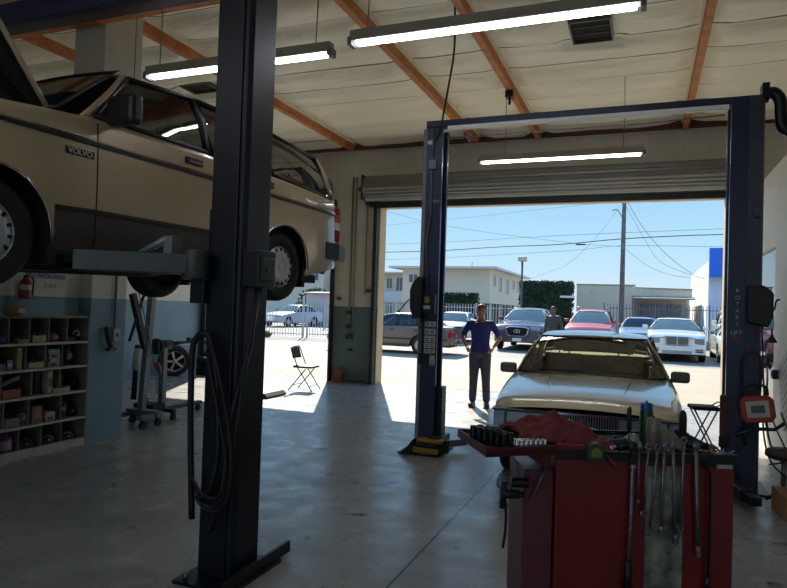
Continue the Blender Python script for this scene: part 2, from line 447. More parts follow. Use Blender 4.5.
nt = w.node_tree; N = nt.nodes; L = nt.links; bg = N['Background']
tc = N.new('ShaderNodeTexCoord'); sx = N.new('ShaderNodeSeparateXYZ'); L.new(tc.outputs['Generated'], sx.inputs[0])
rp = N.new('ShaderNodeValToRGB'); L.new(sx.outputs['Z'], rp.inputs['Fac'])
e = rp.color_ramp.elements; e[0].position = 0; e[0].color = (*lin((.84,.92,.95)),1); e[1].position = .9; e[1].color = (*lin((.30,.52,.80)),1)
for p, c in ((.035,(.80,.90,.96)), (.10,(.71,.87,.97)), (.2,(.60,.80,.95))):
    k = e.new(p); k.color = (*lin(c),1)
L.new(rp.outputs['Color'], bg.inputs['Color'])
sr = N.new('ShaderNodeMapRange'); L.new(sx.outputs['Z'], sr.inputs['Value']); sr.inputs['From Min'].default_value = .2; sr.inputs['From Max'].default_value = .6; sr.inputs['To Min'].default_value = .72; sr.inputs['To Max'].default_value = 1.35; L.new(sr.outputs['Result'], bg.inputs['Strength'])
sd = bpy.data.lights.new('sun','SUN'); sd.energy = 6.2; sd.angle = .009; sd.color = (1,.93,.80)
so = bpy.data.objects.new('sun', sd); C.objects.link(so); EL = math.radians(38.8)
dv = Vector((.416*math.cos(EL), -.909*math.cos(EL), -math.sin(EL))); so.rotation_euler = dv.to_track_quat('-Z','Y').to_euler()
# ------------------------------------------------------------------ setting materials
def newmat(name):
    m = bpy.data.materials.new(name); m.use_nodes = True; return m, m.node_tree.nodes, m.node_tree.links, m.node_tree.nodes['Principled BSDF']
def math_n(N, L, op, a, b=None, c=None):
    n = N.new('ShaderNodeMath'); n.operation = op
    for k, v in enumerate((a, b, c)):
        if v is None: continue
        if hasattr(v, 'links'): L.new(v, n.inputs[k])
        else: n.inputs[k].default_value = v
    return n.outputs[0]
def floor_mat():
    m, N, L, b = newmat('shop_concrete'); g = N.new('ShaderNodeNewGeometry'); sx = N.new('ShaderNodeSeparateXYZ'); L.new(g.outputs['Position'], sx.inputs[0])
    n1 = N.new('ShaderNodeTexNoise'); n1.inputs['Scale'].default_value = .55; n1.inputs['Detail'].default_value = 6; L.new(g.outputs['Position'], n1.inputs['Vector'])
    n2 = N.new('ShaderNodeTexNoise'); n2.inputs['Scale'].default_value = 3.5; n2.inputs['Detail'].default_value = 8; n2.inputs['Roughness'].default_value = .65; L.new(g.outputs['Position'], n2.inputs['Vector'])
    r = N.new('ShaderNodeValToRGB'); L.new(math_n(N,L,'ADD', math_n(N,L,'MULTIPLY',n1.outputs['Fac'],.45), math_n(N,L,'MULTIPLY',n2.outputs['Fac'],.55)), r.inputs['Fac'])
    r.color_ramp.elements[0].position = .32; r.color_ramp.elements[0].color = (*lin((.44,.435,.425)),1)
    r.color_ramp.elements[1].position = .66; r.color_ramp.elements[1].color = (*lin((.68,.675,.66)),1)
    # saw-cut joints
    def line(o, x0, per):
        d = math_n(N,L,'ABSOLUTE', math_n(N,L,'SUBTRACT', math_n(N,L,'PINGPONG', math_n(N,L,'SUBTRACT', o, x0), per/2), 0))
        return math_n(N,L,'LESS_THAN', d, .008)
    j = math_n(N,L,'MAXIMUM', line(sx.outputs['X'],-1.365,3.6), line(sx.outputs['Y'],5.44,4.2))
    mx = N.new('ShaderNodeMix'); mx.data_type = 'RGBA'; L.new(j, mx.inputs[0]); L.new(r.outputs['Color'], mx.inputs[6]); mx.inputs[7].default_value = (.012,.012,.012,1)
    # small dark drips
    v = N.new('ShaderNodeTexNoise'); v.inputs['Scale'].default_value = 3.1; v.inputs['Detail'].default_value = 1; L.new(g.outputs['Position'], v.inputs['Vector'])
    sp = math_n(N,L,'GREATER_THAN', v.outputs['Fac'], .735)
    m2 = N.new('ShaderNodeMix'); m2.data_type = 'RGBA'; L.new(math_n(N,L,'MULTIPLY',sp,.75), m2.inputs[0]); L.new(mx.outputs[2], m2.inputs[6]); m2.inputs[7].default_value = (.02,.02,.02,1)
    L.new(m2.outputs[2], b.inputs['Base Color'])
    mr = N.new('ShaderNodeMapRange'); L.new(n2.outputs['Fac'], mr.inputs['Value']); mr.inputs['From Min'].default_value = .3; mr.inputs['From Max'].default_value = .7; mr.inputs['To Min'].default_value = .42; mr.inputs['To Max'].default_value = .20
    L.new(mr.outputs['Result'], b.inputs['Roughness']); b.inputs['Specular IOR Level'].default_value = .5
    
    return m
def block_mat(name, up, lowc, split, bricks=True, rough=.65, bw=.4, bh=.2):
    m, N, L, b = newmat(name); g = N.new('ShaderNodeNewGeometry'); sx = N.new('ShaderNodeSeparateXYZ'); L.new(g.outputs['Position'], sx.inputs[0])
    n = N.new('ShaderNodeTexNoise'); n.inputs['Scale'].default_value = 2.5; n.inputs['Detail'].default_value = 6; L.new(g.outputs['Position'], n.inputs['Vector'])
    mx = N.new('ShaderNodeMix'); mx.data_type = 'RGBA'; L.new(math_n(N,L,'GREATER_THAN', sx.outputs['Z'], split), mx.inputs[0]); mx.inputs[6].default_value = (*lin(lowc),1); mx.inputs[7].default_value = (*lin(up),1)
    m2 = N.new('ShaderNodeMix'); m2.data_type = 'RGBA'; m2.blend_type = 'MULTIPLY'; m2.inputs[0].default_value = 1
    mr = N.new('ShaderNodeMapRange'); L.new(n.outputs['Fac'], mr.inputs['Value']); mr.inputs['To Min'].default_value = .78; mr.inputs['To Max'].default_value = 1.1
    L.new(mx.outputs[2], m2.inputs[6]); L.new(mr.outputs['Result'], m2.inputs[7]); col = m2.outputs[2]
    if bricks:
        cx = N.new('ShaderNodeCombineXYZ'); L.new(math_n(N,L,'ADD', sx.outputs['X'], sx.outputs['Y']), cx.inputs[0]); L.new(sx.outputs['Z'], cx.inputs[1])
        br = N.new('ShaderNodeTexBrick'); L.new(cx.outputs[0], br.inputs['Vector']); br.inputs['Scale'].default_value = 1
        br.inputs['Brick Width'].default_value = bw; br.inputs['Row Height'].default_value = bh; br.inputs['Mortar Size'].default_value = .006; br.inputs['Mortar Smooth'].default_value = .2
        br.inputs['Color1'].default_value = (1,1,1,1); br.inputs['Color2'].default_value = (.93,.93,.93,1); br.inputs['Mortar'].default_value = (.80,.80,.80,1)
        m3 = N.new('ShaderNodeMix'); m3.data_type = 'RGBA'; m3.blend_type = 'MULTIPLY'; m3.inputs[0].default_value = 1; L.new(col, m3.inputs[6]); L.new(br.outputs['Color'], m3.inputs[7]); col = m3.outputs[2]
    L.new(col, b.inputs['Base Color']); b.inputs['Roughness'].default_value = rough
    return m
fm = floor_mat()
mb = MB(); mb.box(-10.2, 7.2, -7, 12.92, -.2, 0); struct(mb, 'floor', fm)
blockm = block_mat('painted_block', (.78,.76,.70), (.36,.44,.44), 1.63)
plaster = block_mat('painted_plaster', (.80,.79,.74), (.46,.57,.62), 1.63, bricks=False)
# ceiling: foil-faced insulation sagging between sub-purlins
cm, N, L, b = newmat('insulation_foil'); g = N.new('ShaderNodeNewGeometry'); sx = N.new('ShaderNodeSeparateXYZ'); L.new(g.outputs['Position'], sx.inputs[0])
mp = N.new('ShaderNodeMapping'); mp.inputs['Scale'].default_value = (.7,1.8,1); L.new(g.outputs['Position'], mp.inputs['Vector'])
n = N.new('ShaderNodeTexNoise'); n.inputs['Scale'].default_value = 1.6; n.inputs['Detail'].default_value = 5; n.inputs['Distortion'].default_value = .8; L.new(mp.outputs[0], n.inputs['Vector'])
mx = N.new('ShaderNodeMix'); mx.data_type = 'RGBA'; L.new(n.outputs['Fac'], mx.inputs[0]); mx.inputs[6].default_value = (*lin((.88,.86,.77)),1); mx.inputs[7].default_value = (*lin((.95,.93,.86)),1)
sm_ = math_n(N,L,'LESS_THAN', math_n(N,L,'PINGPONG', math_n(N,L,'SUBTRACT', sx.outputs['Y'], 8.48), .37), .013)
m2 = N.new('ShaderNodeMix'); m2.data_type = 'RGBA'; L.new(sm_, m2.inputs[0]); L.new(mx.outputs[2], m2.inputs[6]); m2.inputs[7].default_value = (.07,.06,.05,1)
L.new(m2.outputs[2], b.inputs['Base Color']); b.inputs['Roughness'].default_value = .42; b.inputs['Specular IOR Level'].default_value = .6
bp = N.new('ShaderNodeBump'); bp.inputs['Strength'].default_value = .6; bp.inputs['Distance'].default_value = .08; L.new(n.outputs['Fac'], bp.inputs['Height']); L.new(bp.outputs['Normal'], b.inputs['Normal'])
BX = [-9.78,-7.65,-5.98,-3.23,-2.0,.60,3.0,5.3]
mb = MB()
def cz(u, v):
    x = lerp(-10.0, 7.0, u); y = lerp(-7, 12.6, v)
    t = ((y-8.48)/.74) % 1; sag = math.sin(PI*t)**.6*.11
    bx = min(abs(x-q) for q in BX); e = min(1, bx/.30)
    for (vx0,vx1,vy0,vy1) in ((-.97,-.43,7.84,8.54),(-7.19,-6.61,8.32,8.76)):
        if vx0-.1 < x < vx1+.1 and vy0-.1 < y < vy1+.1: return (x, y, 5.2)
    wv = noise.noise(Vector((x*.8, y*2.0, 0)))*.030+noise.noise(Vector((x*2.2, y*6, 5)))*.014
    return (x, y, 5.2+.005-sag*e*(1+.6*noise.noise(Vector((x*.6,y*1.2,3))))+wv*e*math.sin(PI*t)**.5)
mb.grid(cz, 150, 270)
struct(mb, 'ceiling', cm)
mb = MB(); mb.box(-10.2,7.2,-7.2,12.92,5.32,5.42); struct(mb, 'trim_1', cm)
k = 2
foil = mat('foil_lip', (.88,.86,.78), .5, 0, .08, 8)
for x in BX:
    mb = MB(); mb.box(x-.045, x+.045, -7, 12.5, 5.0, 5.2); struct(mb, 'trim_%d'%k, wood); k += 1
    mb = MB(); mb.box(x+.046, x+.072, -7, 12.5, 5.13, 5.20); mb.box(x-.072, x-.046, -7, 12.5, 5.14, 5.20); struct(mb, 'trim_%d'%k, foil); k += 1
mb = MB(); mb.box(-9.85, 7, 5.35, 5.47, 4.75, 5.18); struct(mb, 'trim_%d'%k, wood); k += 1
dwood = mat('dark_ledger_wood', (.36,.17,.11), .7, 0, .3, 5)
mb = MB(); mb.box(-9.85, 7, 12.50, 12.6, 5.04, 5.2); struct(mb, 'trim_%d'%k, dwood); k += 1
# door wall with two bay openings
DL, DR, DH = -5.33, 1.30, 3.80
mb = MB()
mb.box(DL-1.07, DL, 12.6, 12.9, 0, DH)
mb.box(DR, 2.2, 12.6, 12.9, 0, DH); mb.box(5.4,7.1,12.6,12.9,0,DH)
mb.box(-10.1, 7.1, 12.6, 12.9, DH, 5.4)
mb.box(-10.1, -9.65, 12.6, 12.9, 0, DH)
struct(mb, 'wall_front', blockm, weld=False)
reveal = mat('cream_reveal', (.80,.70,.55), .7, 0, .12, 4)
mb = MB()
for (a,b_) in ((DL, DR), (-9.65, DL-1.07)):
    mb.box(a-.001, a+.012, 12.61, 12.94, 0, DH); mb.box(b_-.012, b_+.001, 12.61, 12.94, 0, DH); mb.box(a, b_, 12.61, 12.94, DH-.02, DH+.001)
struct(mb, 'trim_%d'%k, reveal); k += 1
# left side: office with the built-in shelves, then the recess to the outer wall
mb = MB()
mb.box(-6.25,-5.8,-7,3.30,0,1.43); mb.box(-6.25,-5.8,5.46,5.98,0,2.95)
mb.box(-6.25,-5.8,-7,4.46,1.43,2.95); mb.box(-6.25,-5.74,4.46,5.04,1.43,2.95); mb.box(-6.25,-5.98,5.04,5.46,1.43,2.95)
mb.box(-6.3,-6.25,-7,5.98,0,2.95)
mb.box(-9.9,-6.3,5.88,5.98,0,2.95); mb.box(-9.9,-5.8,-7,6.15,2.95,3.05)
struct(mb, 'wall_office', plaster, weld=False)
mb = MB(); mb.box(-10.1,-9.85,-7,12.6,0,5.4); struct(mb, 'wall_left', plaster)
chase = mat('grey_chase_panel', (.72,.71,.67), .6, 0, .08, 3)
mb = MB(); mb.box(-6.26,-5.8,5.50,5.95,3.05,5.2); mb.box(-6.2,-5.85,6.02,6.12,3.05,5.2); struct(mb, 'wall_chase', chase)
mb = MB(); mb.box(-10.1,-5.4,-7.2,-7,0,5.4); mb.box(1.4,7.1,-7.2,-7,0,5.4); mb.box(-5.4,1.4,-7.2,-7,4.2,5.4); struct(mb, 'wall_back', plaster, weld=False)  # wide rear bay opening added, unseen, to let daylight into the dark interior
# right partition with a window band, room beyond
wallw = mat('white_wall', (.92,.91,.89), .55, 0, .08, 1.5)
PX = 1.40
mb = MB()
mb.box(PX, PX+.12, -7, 8.55, 0, 3.45); mb.box(PX, PX+.12, 8.55, 12.6, 2.50, 3.45); mb.box(PX, PX+.12, 8.55, 12.6, 0, .55); mb.box(PX,PX+.12,11.6,12.6,.55,2.5)
struct(mb, 'wall_right', wallw, weld=False)
mb = MB(); mb.box(PX+.04, PX+.055, 8.55, 11.6, .55, 2.5); wn = struct(mb, 'window_1', glass('office_glass', (.7,.75,.75), 1.6, opac=.3, dark=(.25,.27,.28)))
mb = MB(); mb.box(6.9,7.1,-7,12.6,0,5.4); struct(mb, 'wall_east', wallw)
# roll-up door above the main opening
galv = mat('galvanised_slats', (.50,.51,.51), .38, .5, .15, 3)
gd = mat('dark_guide_steel', (.22,.23,.23), .5, .5, .2, 5)
mb = MB(); mb.smooth = True
n = 22; r = .25
prof = []
for i in range(n):
    a0, a1 = 2*PI*i/n, 2*PI*(i+1)/n
    prof.append((a0, r)); prof.append(((a0+a1)/2, r+.018)); 
pts = [(12.28-rr*math.cos(a), 4.12+rr*math.sin(a)) for a, rr in prof]
mb.smooth = False; mb.prism([(y,z) for y,z in pts], DL-.18, DR+.12, 'x')
mb.box(DL+.02, DR-.02, 12.46, 12.50, DH-.02, 4.1)
door = struct(mb, 'door_1', galv)
mb = MB(); mb.box(DL-.22,DL-.19,12.05,12.6,3.86,4.38); mb.cyl((DL-.36,12.28,4.12),(DL-.19,12.28,4.12),.05); mb.cyl((DL-.30,12.28,4.12),(DL-.27,12.28,4.12),.10); mb.box(DL-.22,DL-.14,12.3,12.6,3.78,3.86)
mb.box(DR+.13,DR+.16,12.05,12.6,3.86,4.38); mb.build('door_bracket', gd, door)
mb = MB(); mb.box(DL-.09,DL-.01,12.46,12.6,0,3.95); mb.box(DR+.01,DR+.09,12.46,12.6,0,3.95); mb.build('door_guide', gd, door)
mb = MB(); mb.box(DL,DR,12.44,12.52,DH-.06,DH+.05); mb.build('bottom_bar', gd, door)
mb = MB(); mb.smooth = False; mb.prism([(12.28-(.25)*math.cos(a), 4.12+.25*math.sin(a)) for a in [2*PI*i/22 for i in range(22)]], -9.78, DL-1.1, 'x'); d2 = struct(mb, 'door_2', galv)
mb = MB(); mb.box(DL-1.07-.0,DL-1.03,12.46,12.6,0,3.95); mb.box(-9.75,-9.67,12.46,12.6,0,3.95); mb.build('door_guide', gd, d2)
# ------------------------------------------------------------------ the tan wagon raised on the near lift
tan = mat('champagne_tan_paint', (.72,.64,.52), .28, .2, .06, 2, coat=.6)
ta = math.radians(4.5); RZ = -ta; WW = .86
d_ = Vector((math.sin(ta), math.cos(ta))); n_ = Vector((math.cos(ta), -math.sin(ta)))
O_ = Vector((-3.02,4.985))-d_*2.65-n_*WW
sp = dict(wb=2.65, fo=.86, ro=1.02, w=WW, zs=.25, wr=.31, gap=.065, zm=.60, sh=.045, crown=.03,
  rr_in=.14, mz=.055, mh=.095, mw=.27, bo=.075, top=[(-.86,.80),(-.6,.90),(-.3,.97),(.0,1.035),(.3,1.065),(.64,1.10),(1.6,1.105),(2.6,1.10),(3.67,1.06)],
  cab=(.50,3.60), roof=[(.98,1.53),(1.15,1.56),(1.6,1.575),(2.3,1.58),(3.0,1.56),(3.46,1.50)], rw=.68,
  pil=[(.55,.66,.98,1.03),(1.66,1.74,1.58,1.66),(2.42,2.50,2.36,2.44),(3.58,3.66,3.34,3.46)],
  ws=(.42,), rg=(3.64,), bay=(-.72,.30), lip=chrome, rim='cap', rr=.60, gap_=0,
  two=lambda y: .50 if .385 < y < 2.26 else 0, P2=mat('charcoal_sill', (.24,.22,.20), .5, 0, .2, 6),
  partf=lambda y, z, s: ('front_door' if .655 < y < 1.70 else 'rear_door' if 1.71 < y < 2.24 else None) if z > .26 else None,
  cuts=[.655,1.70,1.71,2.24], front_bumper=(.38,.55,.10,.35,trimb), rear_bumper=(.44,.62,.31,.30,mat('charcoal_bumper',(.13,.13,.14),.55)),
  gs=glass('wagon_glass', (.75,.85,.80), 2.3, opac=.10), gf=glass_dark, gr=glass_dark, frm=trimb, frw=.016, drv=.36, miry=.76)
wagon, G = make_car('station_wagon', 'tan station wagon raised on the near lift, hood open', 'car', tan, (O_.x, O_.y, 1.66), RZ, sp)
strip(wagon, 'body_moulding', G, seg(-.72,3.62,.925,.905,30), .022, .010, trimb, back=.01)
strip(wagon, 'chrome_strip', G, seg(-.72,3.62,.945,.925,30), .007, .014, chrome, back=.004)
strip(wagon, 'sill_moulding', G, seg(.39,2.26,.50,.50,10), .02, .008, trimb, back=.004)
for nm, y in (('door_seam',.655),('door_seam',1.705),('door_seam',2.24)):
    strip(wagon, nm, G, [(y-.004,z) for z in (.26,)]+[(y,.26)], .001, .001, trimb) if 0 else None
    for s in (1,-1):
        b = MB()
        for k in range(10):
            z0, z1 = lerp(.24,1.06,k/10), lerp(.24,1.06,(k+1)/10)
            if y > 2.2 and z0 < .45: continue
            b.af([b.av((s*(G['xs'](y,z)+.0015), yy, z)) for yy, z in ((y-.005,z0),(y+.005,z0),(y+.005,z1),(y-.005,z1))])
        b.build(nm, black_hole, wagon)
for y in (1.40, 2.28+.0):
    for s in (1,-1):
        h = MB(); x = G['xs'](y,1.0); h.box(min(s*(x-.01),s*(x+.018)),max(s*(x-.01),s*(x+.018)),y,y+.17,.975,1.025); ho = h.build('door_handle', trimb, wagon, bevel=.006)
        h = MB(); h.box(min(s*(x+.012),s*(x+.022)),max(s*(x+.012),s*(x+.022)),y+.015,y+.155,.985,1.003); h.build('handle_grip', chrome, ho)
for s in (1,-1):
    l = MB(); x = G['xs'](3.6,.8)
    l.cur = 0; l.box(min(s*(x-.12),s*(x+.006)),max(s*(x-.12),s*(x+.006)),3.60,3.69,.64,.76); l.cur = 1; l.box(min(s*(x-.12),s*(x+.006)),max(s*(x-.12),s*(x+.006)),3.60,3.69,.76,.84)
    l.cur = 2; l.box(min(s*(x-.12),s*(x+.006)),max(s*(x-.12),s*(x+.006)),3.60,3.69,.84,.92); l.cur = 0; l.box(min(s*(x-.12),s*(x+.006)),max(s*(x-.12),s*(x+.006)),3.60,3.68,.92,.99)
    l.build('tail_lamp', [red_l, mat('clear_lamp',(.85,.85,.85),.2), amber_l], wagon)
    f = MB(); x = .82; f.box(min(s*.62,s*x),max(s*.62,s*x),2.99,3.03,.14,.42); f.build('mud_flap', blk, wagon)
    f = MB(); f.prism([(.32,.52),(.42,.50),(.42,.16),(.37,.16)], min(s*.62,s*.83), max(s*.62,s*.83), 'x'); f.build('mud_flap', blk, wagon)
text('VOLVO', .050, mat('badge_silver',(.78,.77,.72),.4), wagon, (G['xs'](.5,.85)+.006, .53, .845), (PI/2,0,PI/2), 'fender_badge', sx=1.0)
b = MB(); x = G['xs'](.5,.87); b.box(x-.01,x+.003,.43,.63,.822,.868); b.build('badge_plate', trimb, wagon)
# open hood, tilted steeply up from its rear hinge
h = MB(); hm = MB(); a = math.radians(52)
hm.M = h.M = Matrix.Translation((0,.40,1.10)) @ Matrix.Rotation(-a,4,'X')
h.grid(lambda u,v: (lerp(-.74,.74,u), -1.18*v, .03*(1-(2*u-1)**2)), 10, 10)
h.build('hood', tan, wagon, solid=.02)
q = MB(); q.M = h.M.copy(); q.grid(lambda u,v: (lerp(-.72,.72,u), -.01-1.15*v, -.024+.03*(1-(2*u-1)**2)), 6, 6); q.build('hood_liner', under, wagon)
hm.box(-.70,-.63,-1.15,-.02,-.05,-.015); hm.box(.63,.70,-1.15,-.02,-.05,-.015)
for y in (-.03,-.4,-.8,-1.15): hm.box(-.66,.66,y,y+.06,-.045,-.015)
hm.tube([(.6,-.05,-.04),(.02,-1.1,-.04)],.022,6); hm.tube([(-.6,-.05,-.04),(-.02,-1.1,-.04)],.022,6)
hm.build('hood_frame', under, wagon)
e = MB(); e.box(-.28,.28,-.55,.25,.62,.92); e.box(-.34,.34,-.45,.15,.45,.64); e.cyl((-.5,-.4,.6),(-.5,-.4,.92),.14); e.box(.42,.66,-.1,.25,.7,.98); e.build('engine', under, wagon, bevel=.02)
b = MB(); b.box(-.70,.70,.28,.33,.5,1.04); b.box(-.70,-.60,-.7,.3,.7,.95); b.box(.60,.70,-.7,.3,.7,.95); b.build('bulkhead', under, wagon)
# what shows underneath
u = MB(); u.tube([(-.2,.2,.22),(-.25,1.2,.18),(-.2,2.0,.2),(-.45,2.6,.26),(-.5,3.55,.24),(-.5,3.74,.22)], .028, 8)
u.lathe([(0,-.3),(.09,-.28),(.10,0),(.09,.28),(0,.3)], (-.45,3.1,.25), 'y', 14); u.build('exhaust_pipe', under, wagon)
u = MB(); u.cyl((-.66,2.65,.31),(.66,2.65,.31),.045); u.sphere((0,2.65,.31),.13); u.cyl((0,.5,.3),(0,2.6,.3),.035); u.box(-.6,-.5,1.9,2.65,.25,.33); u.box(.5,.6,1.9,2.65,.25,.33); u.build('rear_axle', under, wagon)
u = MB(); u.box(-.6,.6,-.12,.08,.22,.30); u.box(-.25,.25,.1,.9,.15,.32); u.cyl((-.66,0,.31),(.66,0,.31),.03); u.build('front_subframe', under, wagon)
t = MB(); t.box(.10,.62,3.30,3.52,.20,.28); t.build('spare_well', under, wagon)
t = MB(); t.tube([(.55,3.58,.35),(.55,3.78,.33)], .024, 10); t.tube([(.2,3.4,.33),(.55,3.6,.35)], .02, 8); t.build('tow_hook', under, wagon)
# ------------------------------------------------------------------ beige sedan between the far posts
beige = mat('beige_paint', (.76,.72,.60), .22, .15, .05, 2, coat=.8)
sp = dict(wb=2.77, fo=.82, ro=1.22, w=.86, zs=.22, wr=.31, zm=.58, sh=.05, crown=.035,
  top=[(-.82,.74),(-.70,.80),(-.3,.86),(.2,.915),(.62,.955),(1.2,.965),(2.9,.985),(3.3,.99),(3.99,.95)],
  cab=(.62,3.15), roof=[(1.24,1.355),(1.5,1.395),(1.9,1.41),(2.4,1.39),(2.62,1.35)], rw=.665,
  pil=[(.60,.76,1.24,1.29),(1.75,1.83,1.74,1.81),(2.55,2.7,2.38,2.46),(2.95,3.2,2.56,2.64)],
  ws=(.56,), rg=(3.18,), rim='cap', mirm=mat('taupe_mirror',(.42,.39,.33),.35), miry=.82, mz=.02, mh=.06, mw=.22, gf=glass('sedan_windscreen', (.80,.84,.80), 1.5, opac=.06), gs=glass_clear, gr=glass_clear,
  front_bumper=(.36,.56,.12,.5,beige), rear_bumper=(.36,.56,.12,.4,beige), seatpos=((-.36,1.55),(.36,1.55)))
sedan, G2 = make_car('sedan', 'beige sedan parked nose-in between the two far lift posts', 'car', beige, (-.52,5.95+.82,0), math.radians(2.5), sp)
g = MB(); g.box(-.27,.27,-.90,-.80,.57,.74); go = g.build('grille', black_hole, sedan)
g = MB()
for k in range(24): x = -.255+.51*k/23; g.box(x-.004,x+.004,-.912,-.895,.58,.735)
g.build('grille_bars', steel, go)
g = MB(); g.box(-.29,.29,-.915,-.87,.735,.755); g.box(-.29,-.27,-.915,-.87,.56,.74); g.box(.27,.29,-.915,-.87,.56,.74); g.tube([(-.26,-.92,.735),(.26,-.92,.585)],.008,6); g.build('grille_surround', chrome, go)
for s in (1,-1):
    g = MB(); g.box(min(s*.31,s*.68),max(s*.31,s*.68),-.90,-.78,.58,.73); lo = g.build('headlamp', headl, sedan, bevel=.01)
    g = MB(); g.box(min(s*.69,s*.80),max(s*.69,s*.80),-.86,-.70,.58,.73); g.build('indicator', headl, sedan, bevel=.01)
    g = MB()
    for (a,b_,c,d) in ((.30,.81,.73,.745),(.30,.81,.565,.58)): g.box(min(s*a,s*b_),max(s*a,s*b_),-.905,-.74,c,d)
    g.build('lamp_surround', trimb, sedan)
strip(sedan, 'body_moulding', G2, seg(-.5,3.7,.52,.52,20), .06, .012, trimb)
for s in (1,-1):   # creases of the raised hood centre
    g = MB(); g.tube([(s*.30,-.72,G2['tz'](-.72)+.026),(s*.36,-.2,G2['tz'](-.2)+.028),(s*.44,.5,G2['tz'](.5)+.024)],.008,6); g.build('hood_crease', beige, sedan)
g = MB(); g.tube([(-.55,.56,1.0),(-.1,.50,1.005),(-.05,.49,1.01)],.008,6); g.tube([(0.1,.54,1.0),(.55,.58,1.0)],.008,6); g.build('wiper', trimb, sedan)
g = MB(); g.box(-.09,.09,1.36,1.40,1.22,1.29); g.build('rear_view_mirror', trimb, sedan, bevel=.01)
g = MB(); g.box(-.14,.14,-1.02,-.95,.42,.50); g.build('licence_plate', white_m, sedan)
# ------------------------------------------------------------------ cars parked outside
def gz(y): return max(0, (y-14)*.012)
def lamps(car, G, y, s_, x0, x1, z0, z1, m, name='headlamp', dy=.10):
    for s in (1,-1):
        g = MB(); a = y+(-.03 if s_ < 0 else -dy); g.box(min(s*x0,s*x1),max(s*x0,s*x1),a,a+dy+.03,z0,z1); g.build(name, m, car, bevel=.02)
wht = mat('white_car_paint', (.90,.90,.88), .25, 0, .04, 2, coat=.8)
sp = dict(wb=3.05, fo=.85, ro=1.1, w=.94, zs=.24, wr=.36, top=[(-.85,.80),(-.7,.93),(0,.98),(.75,1.04),(3.3,1.08),(4.1,1.05)], cab=(.75,3.6),
  roof=[(1.45,1.42),(1.8,1.47),(2.4,1.46),(2.95,1.40)], rw=.62, pil=[(.75,.9,1.45,1.5),(1.95,2.05,1.95,2.03),(2.8,2.9,2.7,2.8),(3.35,3.6,2.9,3.0)], ws=(.72,), rg=(3.62,),
  rim=7, front_bumper=(.28,.55,.08,.6,wht), rear_bumper=(.3,.6,.08,.5,wht), mirm=wht, gf=glass('teal_glass',(.45,.62,.60),1.5,opac=.35,dark=(.25,.36,.36)))
c1, Gc = make_car('sedan', 'white sedan with a big chrome mesh grille parked nose-in outside', 'car', wht, (1.02,24.35,gz(24)), 0, sp)
g = MB(); g.prism([(-.36,.56),(.36,.56),(.42,.88),(-.42,.88)], -.96,-.84,'y'); go = g.build('grille', chrome, c1, bevel=.02)
g = MB(); g.cur = 0
for x0,x1 in ((-.33,-.02),(.02,.33)):
    g.box(x0,x1,-.975,-.955,.60,.85)
g.build('grille_mesh', mat('grille_mesh_grey',(.42,.43,.44),.4,.6,.4,60), go)
lamps(c1, Gc, -.85, -1, .48, .84, .62, .82, headl)
g = MB(); g.box(-.45,.45,-.97,-.9,.30,.40); g.build('air_intake', mat('pale_intake',(.6,.6,.58),.5), c1)
for s in (1,-1):
    g = MB(); g.box(min(s*.56,s*.80),max(s*.56,s*.80),-.965,-.9,.36,.40); g.box(min(s*.56,s*.80),max(s*.56,s*.80),-.965,-.9,.43,.46); g.build('fog_lamp', trimb, c1)
dgr = mat('slate_grey_paint', (.27,.28,.33), .2, .4, .05, 2, coat=.9)
suv_top = [(-.88,.80),(-.7,.98),(0,1.05),(.65,1.13),(3.4,1.17),(4.0,1.10)]
def suvspec(w=.97, **k):
    d = dict(wb=2.9, fo=.9, ro=1.1, w=w, zs=.30, wr=.37, top=suv_top, cab=(.65,3.75), roof=[(1.40,1.60),(1.8,1.68),(2.8,1.68),(3.55,1.60)], rw=.66,
      pil=[(.65,.8,1.4,1.46),(1.85,1.95,1.9,1.98),(2.8,2.9,2.75,2.83),(3.6,3.8,3.4,3.6)], ws=(.62,), rg=(3.78,), rim=5,
      gf=glass('teal_glass',(.45,.62,.60),1.5,opac=.35,dark=(.25,.36,.36)))
    d.update(k); return d
c2, G_ = make_car('crossover', 'dark slate grey crossover with oval grille badge parked outside', 'car', dgr, (-4.55,25.6,gz(25)), 0, suvspec(front_bumper=(.35,.6,.08,.6,dgr), mirm=dgr))
g = MB(); g.prism([(-.40,.64),(-.30,.56),(.30,.56),(.40,.64),(.46,.88),(.30,.94),(-.30,.94),(-.46,.88)], -1.02,-.86,'y'); go = g.build('grille', chrome, c2, bevel=.02)
g = MB(); g.prism([(-.36,.65),(-.27,.59),(.27,.59),(.36,.65),(.41,.87),(.27,.91),(-.27,.91),(-.41,.87)], -1.035,-.95,'y'); g.build('grille_mesh', black_hole, go)
g = MB(); g.lathe([(.05,-1.04),(.062,-1.05),(.07,-1.04)],(-.05,0,.76),'y',16); g.lathe([(.05,-1.04),(.062,-1.05),(.07,-1.04)],(.05,0,.76),'y',16); g.build('badge', chrome, go)
lamps(c2, G_, -.9, -1, .50, .86, .80, .93, headl); lamps(c2, G_, -.9, -1, .58, .80, .45, .52, headl, 'fog_lamp')
g = MB(); g.box(-.17,.17,-1.05,-.97,.38,.50); g.build('licence_plate', white_m, c2)
redc = mat('faded_red_paint', (.74,.30,.33), .3, .1, .06, 2, coat=.6)
c3, G_ = make_car('crossover', 'faded red crossover with silver roof rails parked outside', 'car', redc, (-2.05,26.2,gz(26)), 0, suvspec(w=.88, rw=.60, front_bumper=(.35,.6,.08,.6,redc), mirm=redc))
g = MB()
for s in (1,-1): g.tube([(s*.56,1.6,1.72),(s*.57,1.7,1.78),(s*.57,3.3,1.78),(s*.56,3.4,1.70)],.02,8)
g.build('roof_rails', alloy, c3)
lamps(c3, G_, -.9, -1, .44, .80, .76, .90, headl)
